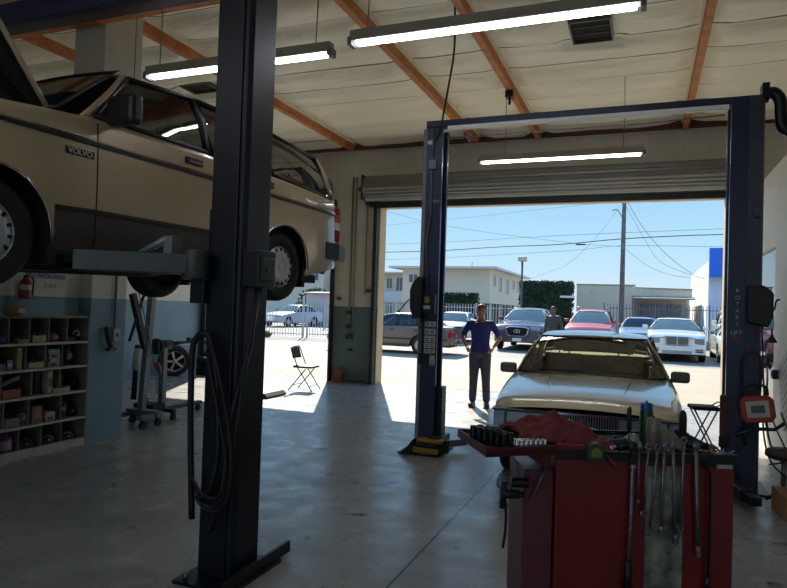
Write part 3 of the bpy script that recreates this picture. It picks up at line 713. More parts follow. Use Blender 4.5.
bl = mat('pale_blue_grey_paint', (.55,.62,.72), .25, .3, .05, 2, coat=.8)
base = dict(wb=2.65, fo=.85, ro=1.05, w=.86, zs=.24, wr=.31, top=[(-.85,.68),(-.7,.76),(0,.86),(.65,.94),(3.0,.98),(3.7,.95)], cab=(.65,3.1),
  roof=[(1.25,1.33),(1.6,1.39),(2.2,1.39),(2.6,1.33)], rw=.60, pil=[(.65,.8,1.25,1.3),(1.75,1.83,1.75,1.82),(2.5,2.6,2.35,2.43),(2.95,3.15,2.55,2.63)], ws=(.62,), rg=(3.12,), rim='cap')
c4, G_ = make_car('sedan', 'pale blue-grey sedan half hidden behind the white sedan outside', 'car', bl, (-.20,29.65,gz(29)), 0, dict(base, mirm=bl, front_bumper=(.3,.5,.08,.5,bl)))
lamps(c4, G_, -.85, -1, .45, .78, .60, .72, headl)
brn = mat('bronze_brown_paint', (.40,.36,.33), .25, .4, .06, 2, coat=.7)
c5, G5 = make_car('sedan', 'bronze brown sedan parked side-on outside, beyond the block pier', 'car', brn, (-7.10-2.62,21.35,gz(21)), -PI/2, dict(base, wb=2.65, ro=1.1, mirm=brn, rear_bumper=(.36,.56,.10,.5,brn), front_bumper=(.36,.56,.1,.5,brn), rim='cap', rimm=mat('pale_wheel_cover',(.80,.78,.72),.5)))
strip(c5, 'body_moulding', G5, seg(-.6,3.6,.52,.52,20), .05, .012, trimb)
lamps(c5, G5, 3.75, 1, .40, .84, .62, .80, red_l, 'tail_lamp', .12)
for y in (1.55, 2.45):
    for s in (1,-1):
        g = MB(); x = G5['xs'](y,.8); g.box(min(s*(x-.005),s*(x+.02)),max(s*(x-.005),s*(x+.02)),y,y+.16,.80,.83); g.build('door_handle', trimb, c5)
c6, G_ = make_car('sedan', 'white sedan outside just behind the bronze brown one', 'car', wht, (-8.15,27.2,gz(27)), 0, dict(base, mirm=wht, gf=glass('teal_glass',(.45,.62,.60),1.5,opac=.35)))
lamps(c6, G_, -.85, -1, .45, .78, .60, .72, headl)
sp = suvspec(w=.96)
c7, G_ = make_car('pickup_truck', 'white pickup at the right edge of the bay opening, behind the low white coupe', 'truck', wht, (3.75,29.3,gz(29)), 0, dict(suvspec(w=.96, mirm=wht), top=[(-.88,.95),(-.7,1.12),(0,1.18),(.65,1.22),(3.4,1.24),(4.0,1.2)], roof=[(1.2,1.78),(1.5,1.85),(2.2,1.85),(2.6,1.78)], pil=[(.65,.8,1.2,1.26),(1.5,1.6,1.5,1.58),(2.3,2.4,2.2,2.3),(2.6,2.8,2.45,2.6)], cab=(.65,2.8), rg=(2.78,), rearseat=2.1))
lamps(c7, G_, -.9, -1, .5, .88, .85, 1.0, headl)
g = MB(); g.box(-.45,.45,-1.0,-.9,.7,1.0); g.build('grille', trimb, c7)
c8, G_ = make_car('coupe', 'low white vintage coupe with a wide black grille at the right jamb', 'car', wht, (3.27,24.5,gz(24)), 0, dict(base, w=.95, top=[(-.9,.80),(-.8,.86),(0,.88),(.8,.92),(3.0,.95),(3.8,.92)], fo=.95, cab=(.8,3.2), ws=(.78,), rg=(3.2,), roof=[(1.45,1.28),(1.7,1.33),(2.2,1.33),(2.5,1.28)], front_bumper=(.36,.50,.12,.5,chrome), mirm=chrome))
g = MB(); g.box(-.84,.84,-1.02,-.88,.58,.76); go = g.build('grille', black_hole, c8)
for s in (1,-1):
    g = MB(); g.lathe([(.10,-1.03),(.09,-1.05),(.001,-1.055)],(s*.70,0,.67),'y',16); g.build('headlamp', headl, go)
g = MB(); g.box(-.88,.88,-1.02,-.95,.76,.80); g.box(-.88,-.84,-1.02,-.95,.56,.78); g.build('grille_surround', white_m, go)
c9, G_ = make_car('van', 'white van behind the picket fence at the far left', 'van', wht, (-21.9,29.3,gz(29)), math.radians(4), dict(suvspec(w=.96), top=[(-.88,.95),(-.7,1.12),(0,1.18),(.65,1.22),(3.4,1.24),(4.0,1.2)], roof=[(1.2,1.9),(1.5,1.98),(2.8,1.98),(3.6,1.9)], mirm=wht))
lamps(c9, G_, -.9, -1, .5, .88, .75, .9, headl)
c10, G_ = make_car('sedan', 'pale sedan with a teal windscreen behind the picket fence', 'car', mat('silver_blue_paint',(.72,.76,.80),.3,.3,.05,2,coat=.6), (-21.3,34.6,gz(34)), math.radians(-8), dict(base, gf=glass('teal_glass',(.45,.62,.60),1.5,opac=.35)))
lamps(c10, G_, -.85, -1, .45, .78, .60, .72, headl)
# ------------------------------------------------------------------ shop equipment
def BM(base):
    m = MB(); m.M = Matrix.Translation(-Vector(base)); return m
label_m = mat('sticker_paper', (.72,.73,.70), .6, 0, .12, 30)
ink = mat('printed_ink', (.16,.17,.18), .6, 0, .1, 10)
hose_m = mat('black_hose', (.06,.058,.058), .5, 0, .2, 20)
hose_r = mat('brown_red_hose', (.17,.09,.08), .5, 0, .2, 20)
yel = mat('worn_yellow_paint', (.62,.50,.12), .5, 0, .3, 14)
white_bar = mat('white_foam_bar', (.95,.95,.94), .5, 0, .05, 8)
steel_arm = mat('grey_arm_paint', (.27,.28,.27), .4, .3, .2, 10)
def arm(lift, base, p0, p1, w=.11, h=.11, p2=None, m=None, pad=None):
    """telescopic swing arm: box section, thinner inner section, round pad"""
    m = m or steel_arm
    p0, p1 = Vector(p0), Vector(p1); d = p1-p0; a = math.atan2(d.y, d.x); L_ = d.length
    A = BM(base); A.M = A.M @ Matrix.Translation(p0) @ Matrix.Rotation(a,4,'Z')
    A.box(0, L_, -w/2, w/2, -h/2, h/2); A.cyl((0,0,-h*.75),(0,0,h*.75), w*.6)
    o = A.build('swing_arm', m, lift, bevel=.006)
    if p2:
        p2 = Vector(p2); d2 = p2-p1; B = BM(base); B.M = B.M @ Matrix.Translation(p1-d2.normalized()*.15) @ Matrix.Rotation(math.atan2(d2.y,d2.x),4,'Z')
        B.box(0, d2.length+.15, -w*.36, w*.36, -h*.36, h*.36); B.build('inner_arm', m, o, bevel=.004); e = p2
    else: e = p1
    if pad:
        B = BM(base); B.cyl((e.x,e.y,e.z-h*.3),(e.x,e.y,pad-.02),.028); B.cyl((e.x,e.y,pad-.03),(e.x,e.y,pad),.06); B.build('lift_pad', blk, o)
    return o
def column(lift, base, poly, H, m, seam=None):
    b = BM(base); b.prism(poly, 0.02, H); return b.build('column', m, lift, bevel=.006)
# --- near lift, carrying the wagon
bA = (-3.8,3.3,0)
lift = thing('two_post_lift', 'dark navy two-post lift carrying the tan wagon, nearest to the viewer', 'car lift', bA)
for s, xc in ((1,-2.305),(-1,-5.30)):
    X = lambda v: xc+s*v
    poly = [(X(-.125),3.15),(X(.06),3.15),(X(.06),3.165),(X(.075),3.165),(X(.075),3.14),(X(.10),3.14),(X(.125),3.165),(X(.125),3.40),(X(.10),3.42),(X(-.125),3.42),(X(-.125),3.36),(X(.04),3.36),(X(.04),3.21),(X(-.125),3.21)]
    if s < 0: poly = poly[::-1]
    co = column(lift, bA, poly, 3.66, navy_dark)
    b = BM(bA); b.box(min(X(-.20),X(.20)), max(X(-.20),X(.20)), 3.02, 3.56, 0, .02)
    b.box(min(X(-.16),X(.24)),max(X(-.16),X(.24)),3.00,3.05,.02,.05) if s < 0 else (b.box(X(.10),X(.18),3.0,3.70,.02,.03), b.box(X(.16),X(.18),3.0,3.70,.03,.09)); b.build('base_plate', navy_dark, lift)
    for q in ((-.15,3.08),(.15,3.08),(-.15,3.50),(.15,3.50)): b = BM(bA); b.cyl((X(q[0]),q[1],.02),(X(q[0]),q[1],.05),.018,n=6); b.build('anchor_bolt', steel, lift)
    b = BM(bA); b.box(min(X(-.19),X(.03)),max(X(-.19),X(.03)),3.22,3.35,1.45,2.2); b.box(min(X(-.22),X(-.12)),max(X(-.22),X(-.12)),3.10,3.46,1.62,1.82); ca = b.build('carriage', navy_dark, lift, bevel=.006)
b = BM(bA); b.box(-5.35,-2.25,3.27,3.40,3.60,3.78); b.box(-5.35,-2.25,3.24,3.27,3.60,3.64); b.build('overhead_beam', navy, lift, bevel=.006)
arm(lift, bA, (-2.46,3.06,1.845), (-3.02,2.72,1.845), .13, .115, None, pad=None)
arm(lift, bA, (-2.46,3.50,1.85), (-2.86,4.05,1.85), .12, .08, (-3.05,4.42,1.85), pad=1.908)
arm(lift, bA, (-5.12,3.10,1.86), (-4.3,3.3,1.86), .12, .07, (-3.80,3.5,1.86), pad=1.908, m=navy_dark)
arm(lift, bA, (-5.12,3.50,1.86), (-4.6,3.95,1.86), .12, .07, (-4.2,4.30,1.86), pad=1.908, m=navy_dark)
b = BM(bA); b.tube([(-2.56,2.99,1.99),(-2.60,2.97,1.99),(-2.72,2.90,1.90)],.022,6); b.box(-2.60,-2.54,2.95,3.03,1.90,2.0); b.build('arm_bracket', mat('light_bracket_steel',(.55,.56,.57),.4,.5), lift)
b = BM(bA); b.box(-2.178,-2.06,3.12,3.30,1.72,1.94); pu = b.build('control_box', blkp, lift, bevel=.01)
b = BM(bA); b.box(-2.13,-2.05,3.14,3.28,1.76,1.90); b.cyl((-2.05,3.18,1.82),(-2.035,3.18,1.82),.012); b.build('box_cover', mat('dark_grey_cover',(.16,.16,.17),.4), pu, bevel=.008)
b = BM(bA); b.tube([(-2.10,3.17,1.72),(-2.12,3.15,1.4),(-2.19,3.10,1.0),(-2.23,3.08,.5),(-2.3,3.08,.3)],.017,8); b.build('hydraulic_hose', hose_m, lift)
b = BM(bA); b.tube([(-2.11,3.22,1.72),(-2.13,3.13,1.3),(-2.16,3.10,.9),(-2.18,3.08,.62),(-2.22,3.08,.50),(-2.30,3.08,.44),(-2.37,3.08,.47),(-2.42,3.08,.58)],.013,8); b.build('hydraulic_hose', hose_m, lift)
def curve_pts(P, n=5):
    P = [Vector(p) for p in P]; out = []
    for i in range(len(P)-1):
        a, b_, c, d = P[max(i-1,0)], P[i], P[i+1], P[min(i+2,len(P)-1)]
        for k in range(n):
            t = k/n; out.append(.5*((2*b_)+(-a+c)*t+(2*a-5*b_+4*c-d)*t*t+(-a+3*b_-3*c+d)*t**3))
    out.append(P[-1]); return out
def hose(name, P, r, m, label, cat, n=6, group=None, seg_=5):
    b = MB(); b.tube(curve_pts(P, seg_), r, n); return one(b, name, m, label, cat, group)
hose('air_hose', [(-2.46,3.12,.35),(-2.47,3.09,.87),(-2.48,3.09,1.30),(-2.455,3.09,1.41),(-2.41,3.09,1.44),(-2.36,3.09,1.42),(-2.31,3.09,1.24),(-2.27,3.08,.95),(-2.27,3.08,.70),(-2.33,3.08,.52),(-2.40,3.08,.50)], .02, hose_m, 'thick black hose looped over a hook on the near lift post', 'hose')
hose('air_hose', [(-2.37,3.07,1.40),(-2.30,3.06,1.32),(-2.22,3.06,1.07),(-2.165,3.06,.79),(-2.165,3.06,.58),(-2.22,3.06,.46),(-2.32,3.06,.44),(-2.40,3.07,.50)], .011, hose_m, 'thinner black hose coiled low on the near lift post', 'hose')
hose('air_hose', [(-2.36,3.065,1.34),(-2.28,3.05,1.1),(-2.20,3.05,.8),(-2.19,3.05,.62),(-2.24,3.05,.52),(-2.34,3.05,.53),(-2.42,3.05,.62)], .008, hose_r, 'thin brown hose hanging among the black ones on the near lift post', 'hose')
# --- far lift, sedan between its posts
bB = (-.72,7.05,0)
lift2 = thing('two_post_lift', 'blue two-post lift around the beige sedan, in front of the roll-up door', 'car lift', bB)
ch_m = mat('lit_edge_tone', (.55,.58,.62), .35, .2, .15, 12)
poly = [(-2.42,6.96),(-2.36,6.90),(-2.18,6.90),(-2.18,6.95),(-2.32,6.96),(-2.32,7.10),(-2.18,7.11),(-2.18,7.16),(-2.42,7.16)]
b = BM(bB); b.prism(poly, .02, 3.70); b.build('column', navy, lift2, bevel=.005)
b = BM(bB); b.prism([(-2.424,6.956),(-2.364,6.894),(-2.360,6.898),(-2.42,6.96)], .02, 3.70); b.build('lit_column_edge', ch_m, lift2)  # pale overlay: floor light caught by the chamfer, put into the colour
b = BM(bB); b.prism([(.735,6.90),(.885,6.90),(1.015,6.94),(1.035,6.98),(1.035,7.24),(.735,7.24),(.735,7.18),(.92,7.17),(.92,6.97),(.735,6.96)], .02, 3.78); rc = b.build('column', navy, lift2, bevel=.005)
b = BM(bB); b.prism([(.887,6.895),(1.015,6.935),(1.02,6.94),(.889,6.905)], .02, 3.78); b.build('lit_column_edge', mat('wall_reflection_tone',(.30,.33,.38),.4,.2,.15,8), lift2)  # paler overlay: reflection of the white wall put into the colour
b = BM(bB); b.box(.872,1.0,6.915,6.94,2.60,2.612)
b.build('column_joint', black_hole, lift2)
for q in ((.90,2.68),(.97,2.68),(.90,2.54),(.97,2.54)):
    b = BM(bB); b.cyl((q[0],6.925,q[1]),(q[0],6.895,q[1]),.009,n=6); b.build('joint_bolt', dsteel, lift2)
b = BM(bB); b.box(-2.40,1.02,6.96,7.12,3.725,3.80); b.build('overhead_beam', navy, lift2, bevel=.006)
b = BM(bB); b.box(-2.13,.72,6.91,6.96,3.665,3.715); b.build('shutoff_bar', white_bar, lift2, bevel=.008)
b = BM(bB); b.tube([(-2.1,6.94,3.58),(-1.2,6.94,3.585),(.0,6.94,3.59),(.68,6.94,3.62)],.007,6); b.build('sync_cable', steel, lift2)
b = BM(bB); b.cyl((-1.93,6.93,3.62),(-1.86,6.90,3.52),.02); b.cyl((-2.13,6.93,3.60),(-2.08,6.90,3.56),.02); b.build('limit_switch', steel, lift2)
for x in (-2.32, .87):
    s = 1 if x < 0 else -1
    b = BM(bB); b.box(x-.24,x+.24,6.78,7.36,0,.02); b.build('base_plate', navy_dark, lift2)
    b = BM(bB); b.box(x-.10+s*.02,x+.10+s*.10,6.99,7.15,.06,.75); b.box(x+s*.17-.07,x+s*.17+.07,6.93,7.22,.07,.20); b.build('carriage', navy_dark, lift2, bevel=.005)
arm(lift2, bB, (-2.15,6.84,.10), (-1.95,6.30,.10) , .11, .09, None, m=mat('silver_arm',(.50,.53,.56),.35,.5)) if 0 else None
arm(lift2, bB, (-2.16,7.02,.10), (-1.93,7.32,.10), .11, .08, None, m=mat('silver_arm',(.50,.53,.56),.35,.5))
arm(lift2, bB, (-2.14,6.84,.11), (-2.02,6.92,.11), .14, .14, None, m=blk)
arm(lift2, bB, (.72,7.24,.11), (.40,7.90,.11), .12, .10, (.30,8.2,.11), m=steel_arm)
arm(lift2, bB, (.76,6.84,.11), (.86,6.30,.11), .12, .10, (.90,6.12,.11), m=navy_dark)
for (x0,x1,z0,z1,mm) in ((-2.38,-2.08,.03,.10,yel),(-2.35,-2.10,.10,.15,blk),(-2.33,-2.04,.15,.20,yel)):
    b = BM(bB); b.box(x0,x1,6.74,6.88,z0,z1); b.build('toe_guard', mm, lift2, bevel=.02)
b = BM(bB); b.prism([(-2.52,.02),(-2.37,.02),(-2.37,.18),(-2.43,.10)], 6.74, 6.86, 'y'); b.build('toe_guard_tip', blk, lift2)
# power unit with lever, junction box, stickers on the far-left post
b = BM(bB); b.prism([(-2.43,1.52),(-2.33,1.52),(-2.33,1.98),(-2.37,2.0),(-2.44,1.92),(-2.47,1.84),(-2.465,1.64)], 6.76, 6.98, 'y'); pw = b.build('power_unit', mat('green_black_casing',(.09,.11,.09),.4), lift2, bevel=.012)
b = BM(bB); b.tube([(-2.44,6.84,1.70),(-2.49,6.82,1.74),(-2.60,6.80,1.60)],.007,6); b.sphere((-2.61,6.80,1.59),.016); b.build('release_lever', blkp, pw)
b = BM(bB); b.box(-2.325,-2.19,6.82,6.90,1.58,1.80); jb = b.build('junction_box', blkp, lift2, bevel=.006)
for z0,z1,x0,x1,mm in ((1.70,1.77,-2.31,-2.25,yel),(1.63,1.67,-2.32,-2.24,label_m)):
    b = BM(bB); b.box(x0,x1,6.815,6.821,z0,z1); b.build('warning_sticker', mm, jb)
b = BM(bB); b.tube([(-2.28,6.88,3.68),(-2.29,6.885,3.2),(-2.29,6.885,2.7),(-2.33,6.88,2.4),(-2.31,6.88,2.1),(-2.29,6.86,1.80)],.010,6); b.build('conduit', mat('grey_conduit',(.40,.41,.42),.4,.3), lift2)
b = BM(bB); b.box(-2.32,-2.24,6.86,6.90,3.22,3.32); b.build('conduit_box', grey_m, lift2)
b = BM(bB); b.box(-2.36,-2.32,6.885,6.90,1.05,1.52); b.tube([(-2.33,6.87,1.6),(-2.36,6.86,1.5),(-2.34,6.87,1.45),(-2.28,6.87,1.55)],.008,6); b.build('wiring', hose_m, lift2)
b = BM(bB); b.box(-2.385,-2.185,6.893,6.897,1.00,1.50); st_ = b.build('sticker_backing', blkp, lift2)
for i,(z0,z1) in enumerate(((1.43,1.49),(1.34,1.41),(1.26,1.33),(1.19,1.25),(1.13,1.18),(1.00,1.11))):
    b = BM(bB); x0 = -2.37 if i < 5 else -2.25; b.box(x0,-2.19,6.889,6.892,z0,z1); l_ = b.build('instruction_sticker', label_m, st_)
    b = BM(bB)
    for kx in range(3 if i < 5 else 1):
        for kz in range(2): b.box(x0+.012+kx*.055, x0+.045+kx*.055, 6.887, 6.8895, z0+.012+kz*.022, z0+.022+kz*.022)
    b.build('sticker_print', ink, l_)
# lettering down the far-right post
red_k = mat('red_logo', (.68,.12,.12), .5)
for i, ch in enumerate('ROTARY'):
    text(ch, .052, label_m, lift2, (.82-bB[0], 6.896-bB[1], 1.90-.064*i), (PI/2,0,0), 'post_lettering')
text('LIFT', .055, label_m, lift2, (.815-bB[0], 6.896-bB[1], 1.50), (PI/2,0,0), 'post_lettering')
b = BM(bB); b.M = b.M @ Matrix.Translation((.815,6.895,1.445)); b.smooth = True
b.grid(lambda u,v: (.035*v*math.cos(2*PI*u), 0, .012*v*math.sin(2*PI*u)), 16, 2); b.build('logo_oval', red_k, lift2, solid=.002)
b = BM(bB); b.prism([(.90,1.60),(1.06,1.56),(1.10,1.66),(1.10,1.88),(1.02,1.95),(.90,1.95)], 6.74, 6.90, 'y'); b.build('power_unit', blkp, lift2, bevel=.015)
# electric drop, vent duct
hose('drop_cord', [(-2.10,6.95,5.17),(-2.09,6.95,4.6),(-2.15,6.93,4.1),(-2.18,6.9,3.85),(-2.2,6.88,3.7),(-2.26,6.88,3.55)], .012, hose_m, 'black drop cord from the ceiling to the far-left lift post', 'cord')
b = MB(); b.tube(curve_pts([(1.03,7.0,3.80),(1.10,7.0,3.82),(1.16,7.0,3.74),(1.17,7.0,3.6),(1.20,7.0,3.46),(1.32,7.0,3.42),(1.55,7.0,3.42)],5), .055, 14); b.lathe([(.075,0),(.075,.03)],(1.03,7,3.8),'x',14)
b.box(1.0,1.06,6.92,7.08,3.76,3.9)
one(b, 'exhaust_elbow', navy_dark, 'dark blue bent pipe beside the top of the right lift post', 'pipe')
# ------------------------------------------------------------------ fluorescent fixtures and ceiling vents
fixm = mat('fixture_white_enamel', (.62,.60,.55), .45, 0, .1, 6)
def fixture(x0, x1, y, z, label, hang):
    t = thing('fluorescent_light', label, 'ceiling light', ((x0+x1)/2,y,z), 0, 'fluorescent lights')
    c = ((x0+x1)/2,y,z)
    b = BM(c); b.prism([(y-.055,z+.0),(y+.055,z+.0),(y+.045,z+.09),(y-.045,z+.09)], x0, x1, 'x'); b.build('housing', fixm, t)
    b = BM(c); b.prism([(y-.050,z-.006),(y+.050,z-.006),(y+.055,z+.01),(y-.055,z+.01)], x0+.02, x1-.02, 'x'); b.build('reflector', fixm, t)
    for s in (-1,1):
        b = BM(c); b.cyl((x0+.05,y+s*.024,z-.024),(x1-.05,y+s*.024,z-.024),.013,n=12); b.build('glow_tube', tube_m, t)
        b = BM(c); xx = x0 if s < 0 else x1; b.box(xx-.02,xx+.02,y-.055,y+.055,z-.042,z+.03); b.build('end_socket', grey_m, t)
    for xx in hang:
        b = BM(c); b.tube([(xx,y,z+.09),(xx+.01,y,z+.5),(xx,y,5.17)],.006,5); b.build('hanger', dsteel, t)
    return t
FIX_E = 20
fixture(-2.50,-.06,5.13,4.0,'fluorescent strip light overhead in the middle of the shop, the nearest one to the viewer',(-2.35,-.25))
fixture(-2.50,-.06,9.90,4.0,'fluorescent strip light just in front of the roll-up door header',(-2.1,-.35))
fixture(-4.95,-2.78,5.28,4.0,'fluorescent strip light over the raised wagon, behind the near lift post',(-4.8,-2.95))
# lamps added behind the viewer, unseen, to brighten the interior
for k_,(x0,y) in enumerate(((-2.5,.5),(-5.1,.5),(-2.5,-3.8),(-5.1,-3.8))): fixture(x0,x0+2.44,y,4.0,'added unseen strip light behind the viewer, row %s from the rear wall on the %s side'%(('two','two','one','one')[k_],('right','left','right','left')[k_]),(x0+.15,x0+2.29))
for (x0,x1,y0,y1,l_) in ((-.93,-.47,7.88,8.5,'dark square vent opening in the ceiling above the beige sedan'),(-7.15,-6.65,8.36,8.72,'dark square vent opening in the ceiling above the raised wagon')):
    t = thing('ceiling_vent', l_, 'ceiling vent', ((x0+x1)/2,(y0+y1)/2,5.16))
    c = ((x0+x1)/2,(y0+y1)/2,5.16)
    b = BM(c); b.box(x0,x1,y0,y1,5.165,5.19); b.build('vent_opening', black_hole, t)
    b = BM(c)
    for q in ((x0-.02,x0,y0-.02,y1+.02),(x1,x1+.02,y0-.02,y1+.02),(x0,x1,y0-.02,y0),(x0,x1,y1,y1+.02)): b.box(*q,5.13,5.19)
    b.build('vent_frame', mat('vent_frame_grey',(.35,.34,.30),.5), t)
    b = BM(c)
    for k_ in range(2): b.box(x0,x1,lerp(y0,y1,(k_+1)/3)-.008,lerp(y0,y1,(k_+1)/3)+.008,5.155,5.163)
    b.build('vent_louvers', mat('vent_dark_louver',(.09,.085,.08),.5), t)
# beam trolley/clamp on the second beam
b = MB(); b.box(-2.06,-1.94,9.6,9.74,4.90,5.01); b.cyl((-2.0,9.67,4.80),(-2.0,9.67,4.90),.02); one(b,'beam_clamp',blkp,'small black clamp under a ceiling beam above the far lift','clamp')
# conduits on the block pier
def conduit(x, z0, z1, r, l_):
    b = MB(); b.cyl((x,12.57,z0),(x,12.57,z1),r); return one(b, 'wall_conduit', mat('painted_conduit',(.50,.48,.43),.5), l_, 'conduit', 'conduits on the block pier')
conduit(-5.97,1.2,4.45,.020,'left of three thin pipes running up the block pier'); conduit(-5.88,1.35,4.45,.014,'middle one of three thin pipes running up the block pier'); conduit(-5.62,1.9,4.3,.012,'right of three thin pipes running up the block pier, near the door guide')
for (x,z,w_,h_,l_) in ((-5.97,1.50,.11,.08,'small dark box at the paint line of the block pier'),(-5.97,1.20,.12,.09,'small dark box below the paint line, second from top'),(-5.95,.98,.16,.10,'widest dark box at waist height on the block pier'),(-5.92,.70,.10,.05,'small dark socket lowest on the block pier'),(-6.22,1.80,.10,.08,'small grey box high on the left of the block pier'),(-5.52,1.98,.14,.09,'small grey box high on the right of the block pier')):
    t = thing('wall_box', l_, 'electrical box', (x,12.585,z)); b = MB(); b.box(-w_/2,w_/2,-.04,.012,-h_/2,h_/2); b.build('box_body', grey_m if z > 1.6 else mat('dark_box',(.16,.2,.21),.6), t, bevel=.004)
    b = MB(); b.box(-w_*.3,w_*.3,-.046,-.038,-h_*.25,h_*.25); b.build('box_plate', ink, t)
b = MB(); b.prism([(-6.25,0),(-6.05,0),(-6.03,.22),(-6.12,.30),(-6.22,.26)], 12.42, 12.57, 'y'); one(b,'paper_bag',mat('rusty_bag',(.50,.33,.2),.8,0,.3,12),'small rusty brown bag at the foot of the block pier','bag',bevel=.01)
b = MB(); b.tube(curve_pts([(-5.95,12.45,.02),(-5.8,12.4,.05),(-5.72,12.5,.02),(-5.6,12.45,.06),(-5.55,12.5,.02)],4),.015,6); one(b,'cable_scrap',hose_m,'short black cable lying at the foot of the block pier','cable')
# ------------------------------------------------------------------ folding chair by the left bay
def folding_chair(label, loc, rz, hs=.44):
    t = thing('folding_chair', label, 'chair', loc, rz); fm_ = mat('chair_frame_bronze',(.22,.19,.17),.4,.4)
    for s in (-1,1):
        b = MB(); b.tube([(s*.21,-.23,0),(s*.205,.08,hs),(s*.19,.22,.80)],.011,8); b.build('front_leg', fm_, t)
        b = MB(); b.tube([(s*.235,.25,0),(s*.23,-.10,hs-.02)],.011,8); b.build('rear_leg', fm_, t)
    b = MB(); b.tube([(-.19,.22,.80),(-.14,.225,.83),(.14,.225,.83),(.19,.22,.80)],.011,8); b.build('top_rail', fm_, t)
    b = MB(); b.tube([(-.23,.17,.10),(.23,.17,.10)],.008,6); b.build('stretcher', fm_, t)
    b = MB(); b.tube([(-.21,-.17,.09),(.21,-.17,.09)],.008,6); b.build('stretcher', fm_, t)
    b = MB(); b.prism([(-.19,-.21),(.19,-.21),(.215,-.1),(.20,.18),(-.20,.18),(-.215,-.1)],hs-.01,hs+.03); b.build('seat', mat('brown_vinyl',(.21,.16,.15),.5), t, bevel=.012)
    b = MB()
    b.grid(lambda u,v:(lerp(-.185,.185,u), .19+.04*(1-(2*u-1)**2)+.06*v, lerp(.60,.80,v)+.02*(1-(2*u-1)**2)*v), 8, 4); b.build('backrest', mat('brown_vinyl',(.21,.16,.15)), t, solid=.02)
    return t
folding_chair('dark folding chair standing in the sun by the left bay', (-6.07,10.92,0), PI/2+.1)
b = MB(); b.prism([(-6.45,0),(-6.0,0),(-5.98,.03),(-6.05,.09),(-6.40,.10)], 9.45, 10.1, 'y'); one(b,'drain_pan',mat('dark_pan',(.10,.10,.11),.5),'low dark wedge-shaped pan on the floor left of the folding chair','pan',bevel=.01)
# ------------------------------------------------------------------ engine hoist, engine stand, wheels
eh = thing('engine_hoist', 'folded grey engine hoist on casters at the corner of the blue wall', 'engine hoist', (-6.1,6.62,0)); c = (-6.1,6.62,0)
hg = mat('hoist_grey_paint',(.45,.46,.46),.4,.2,.25,10)
b = BM(c); b.cbox((-6.10,6.68,.86),(.08,.08,1.62),rx=-.075); b.build('mast', hg, eh, bevel=.004)
b = BM(c); b.box(-6.32,-5.80,6.58,6.70,.12,.20); b.build('crossbar', hg, eh, bevel=.004)
for s,x in ((0,-6.28),(1,-5.86)):
    b = BM(c); b.box(x-.04,x+.04,6.35,6.72,.11,.17); lg = b.build('leg', hg, eh, bevel=.004)
    for yy in (6.40,6.67):
        b = BM(c); b.cyl((x-.02,yy,.05),(x+.02,yy,.05),.05); b.box(x-.03,x+.03,yy-.02,yy+.02,.06,.115); b.build('caster', blk, lg)
b = BM(c); b.cbox((-6.08,6.50,1.35),(.07,.07,.75),rx=.35); b.tube([(-6.08,6.58,1.72),(-6.08,6.35,1.1)],.02,6); b.build('boom', mat('hoist_dark',(.13,.13,.14),.5,.2), eh)
b = BM(c); b.cyl((-6.08,6.46,.35),(-6.08,6.50,1.05),.035); b.build('hydraulic_ram', mat('hoist_dark',(.13,.13,.14)), eh)
b = BM(c); b.cyl((-6.06,6.45,.72),(-6.06,6.48,1.0),.045); b.build('ram_label_sleeve', mat('pale_sleeve',(.68,.68,.66),.5), eh)
b = BM(c); b.tube([(-6.04,6.42,1.75),(-6.04,6.60,1.3),(-6.04,6.78,.75)],.008,6)
for k_ in range(9): b.lathe([(.018+.005*math.cos(q*PI/3),.005*math.sin(q*PI/3)) for q in range(7)],(-6.02,6.82,.62-k_*.035),'xy'[k_%2],8)
b.build('chain', dsteel, eh)
b = BM(c); b.tube([(-6.02,6.80,.80),(-6.02,6.84,.70),(-6.02,6.88,.64)],[.03,.028,.01],8); b.build('hook_grip', mat('orange_red_grip',(.62,.22,.14),.5), eh)
es = thing('engine_stand', 'engine stand with black head and long handle behind the hoist', 'engine stand', (-6.2,7.2,0)); c = (-6.2,7.2,0)
b = BM(c); b.box(-6.24,-6.16,7.08,7.16,.10,1.02); b.build('post', hg, es, bevel=.004)
b = BM(c); b.cyl((-6.2,6.98,1.02),(-6.2,7.26,1.02),.06); b.cyl((-6.2,6.95,1.0),(-6.2,7.0,1.0),.11); b.box(-6.3,-6.1,6.90,6.93,.9,1.1); b.build('rotating_head', blk, es)
b = BM(c); b.cyl((-6.2,7.2,1.03),(-6.2,7.75,1.03),.028); b.box(-6.23,-6.17,7.62,7.76,1.06,1.10); b.build('handle_tube', blkp, es)
b = BM(c); b.box(-6.24,-6.16,6.75,7.95,.10,.15); b.box(-6.45,-5.95,7.07,7.13,.10,.15); b.build('base_frame', mat('dark_base',(.15,.15,.16),.5), es, bevel=.004)
for (xx,yy) in ((-6.2,6.80),(-6.2,7.9),(-6.42,7.10),(-5.98,7.10)):
    b = BM(c); b.cyl((xx-.02,yy,.045),(xx+.02,yy,.045),.045); b.box(xx-.028,xx+.028,yy-.02,yy+.02,.05,.10); b.build('caster', blk, es)
b = MB(); b.box(-6.38,-6.05,6.78,7.02,.16,.24); b.cyl((-6.3,6.9,.24),(-6.3,6.9,.30),.05); one(b,'oil_tray',blk,'dark tray of parts resting on the engine stand base','tray',bevel=.01)
def loose_wheel(name, label, loc, rot, r=.33, style=5, w_=.2, cat='wheel', group=None):
    t = thing(name, label, cat, loc, 0, group); t.rotation_euler = rot
    o = make_wheel(t, 0, 0, r, w_, style, alloy, 1, zc=0, rr=.68); return t
loose_wheel('spare_wheel', 'five-spoke alloy wheel leaning by the far blue wall', (-9.50,11.25,.33), (0,math.radians(8),math.radians(-38)))
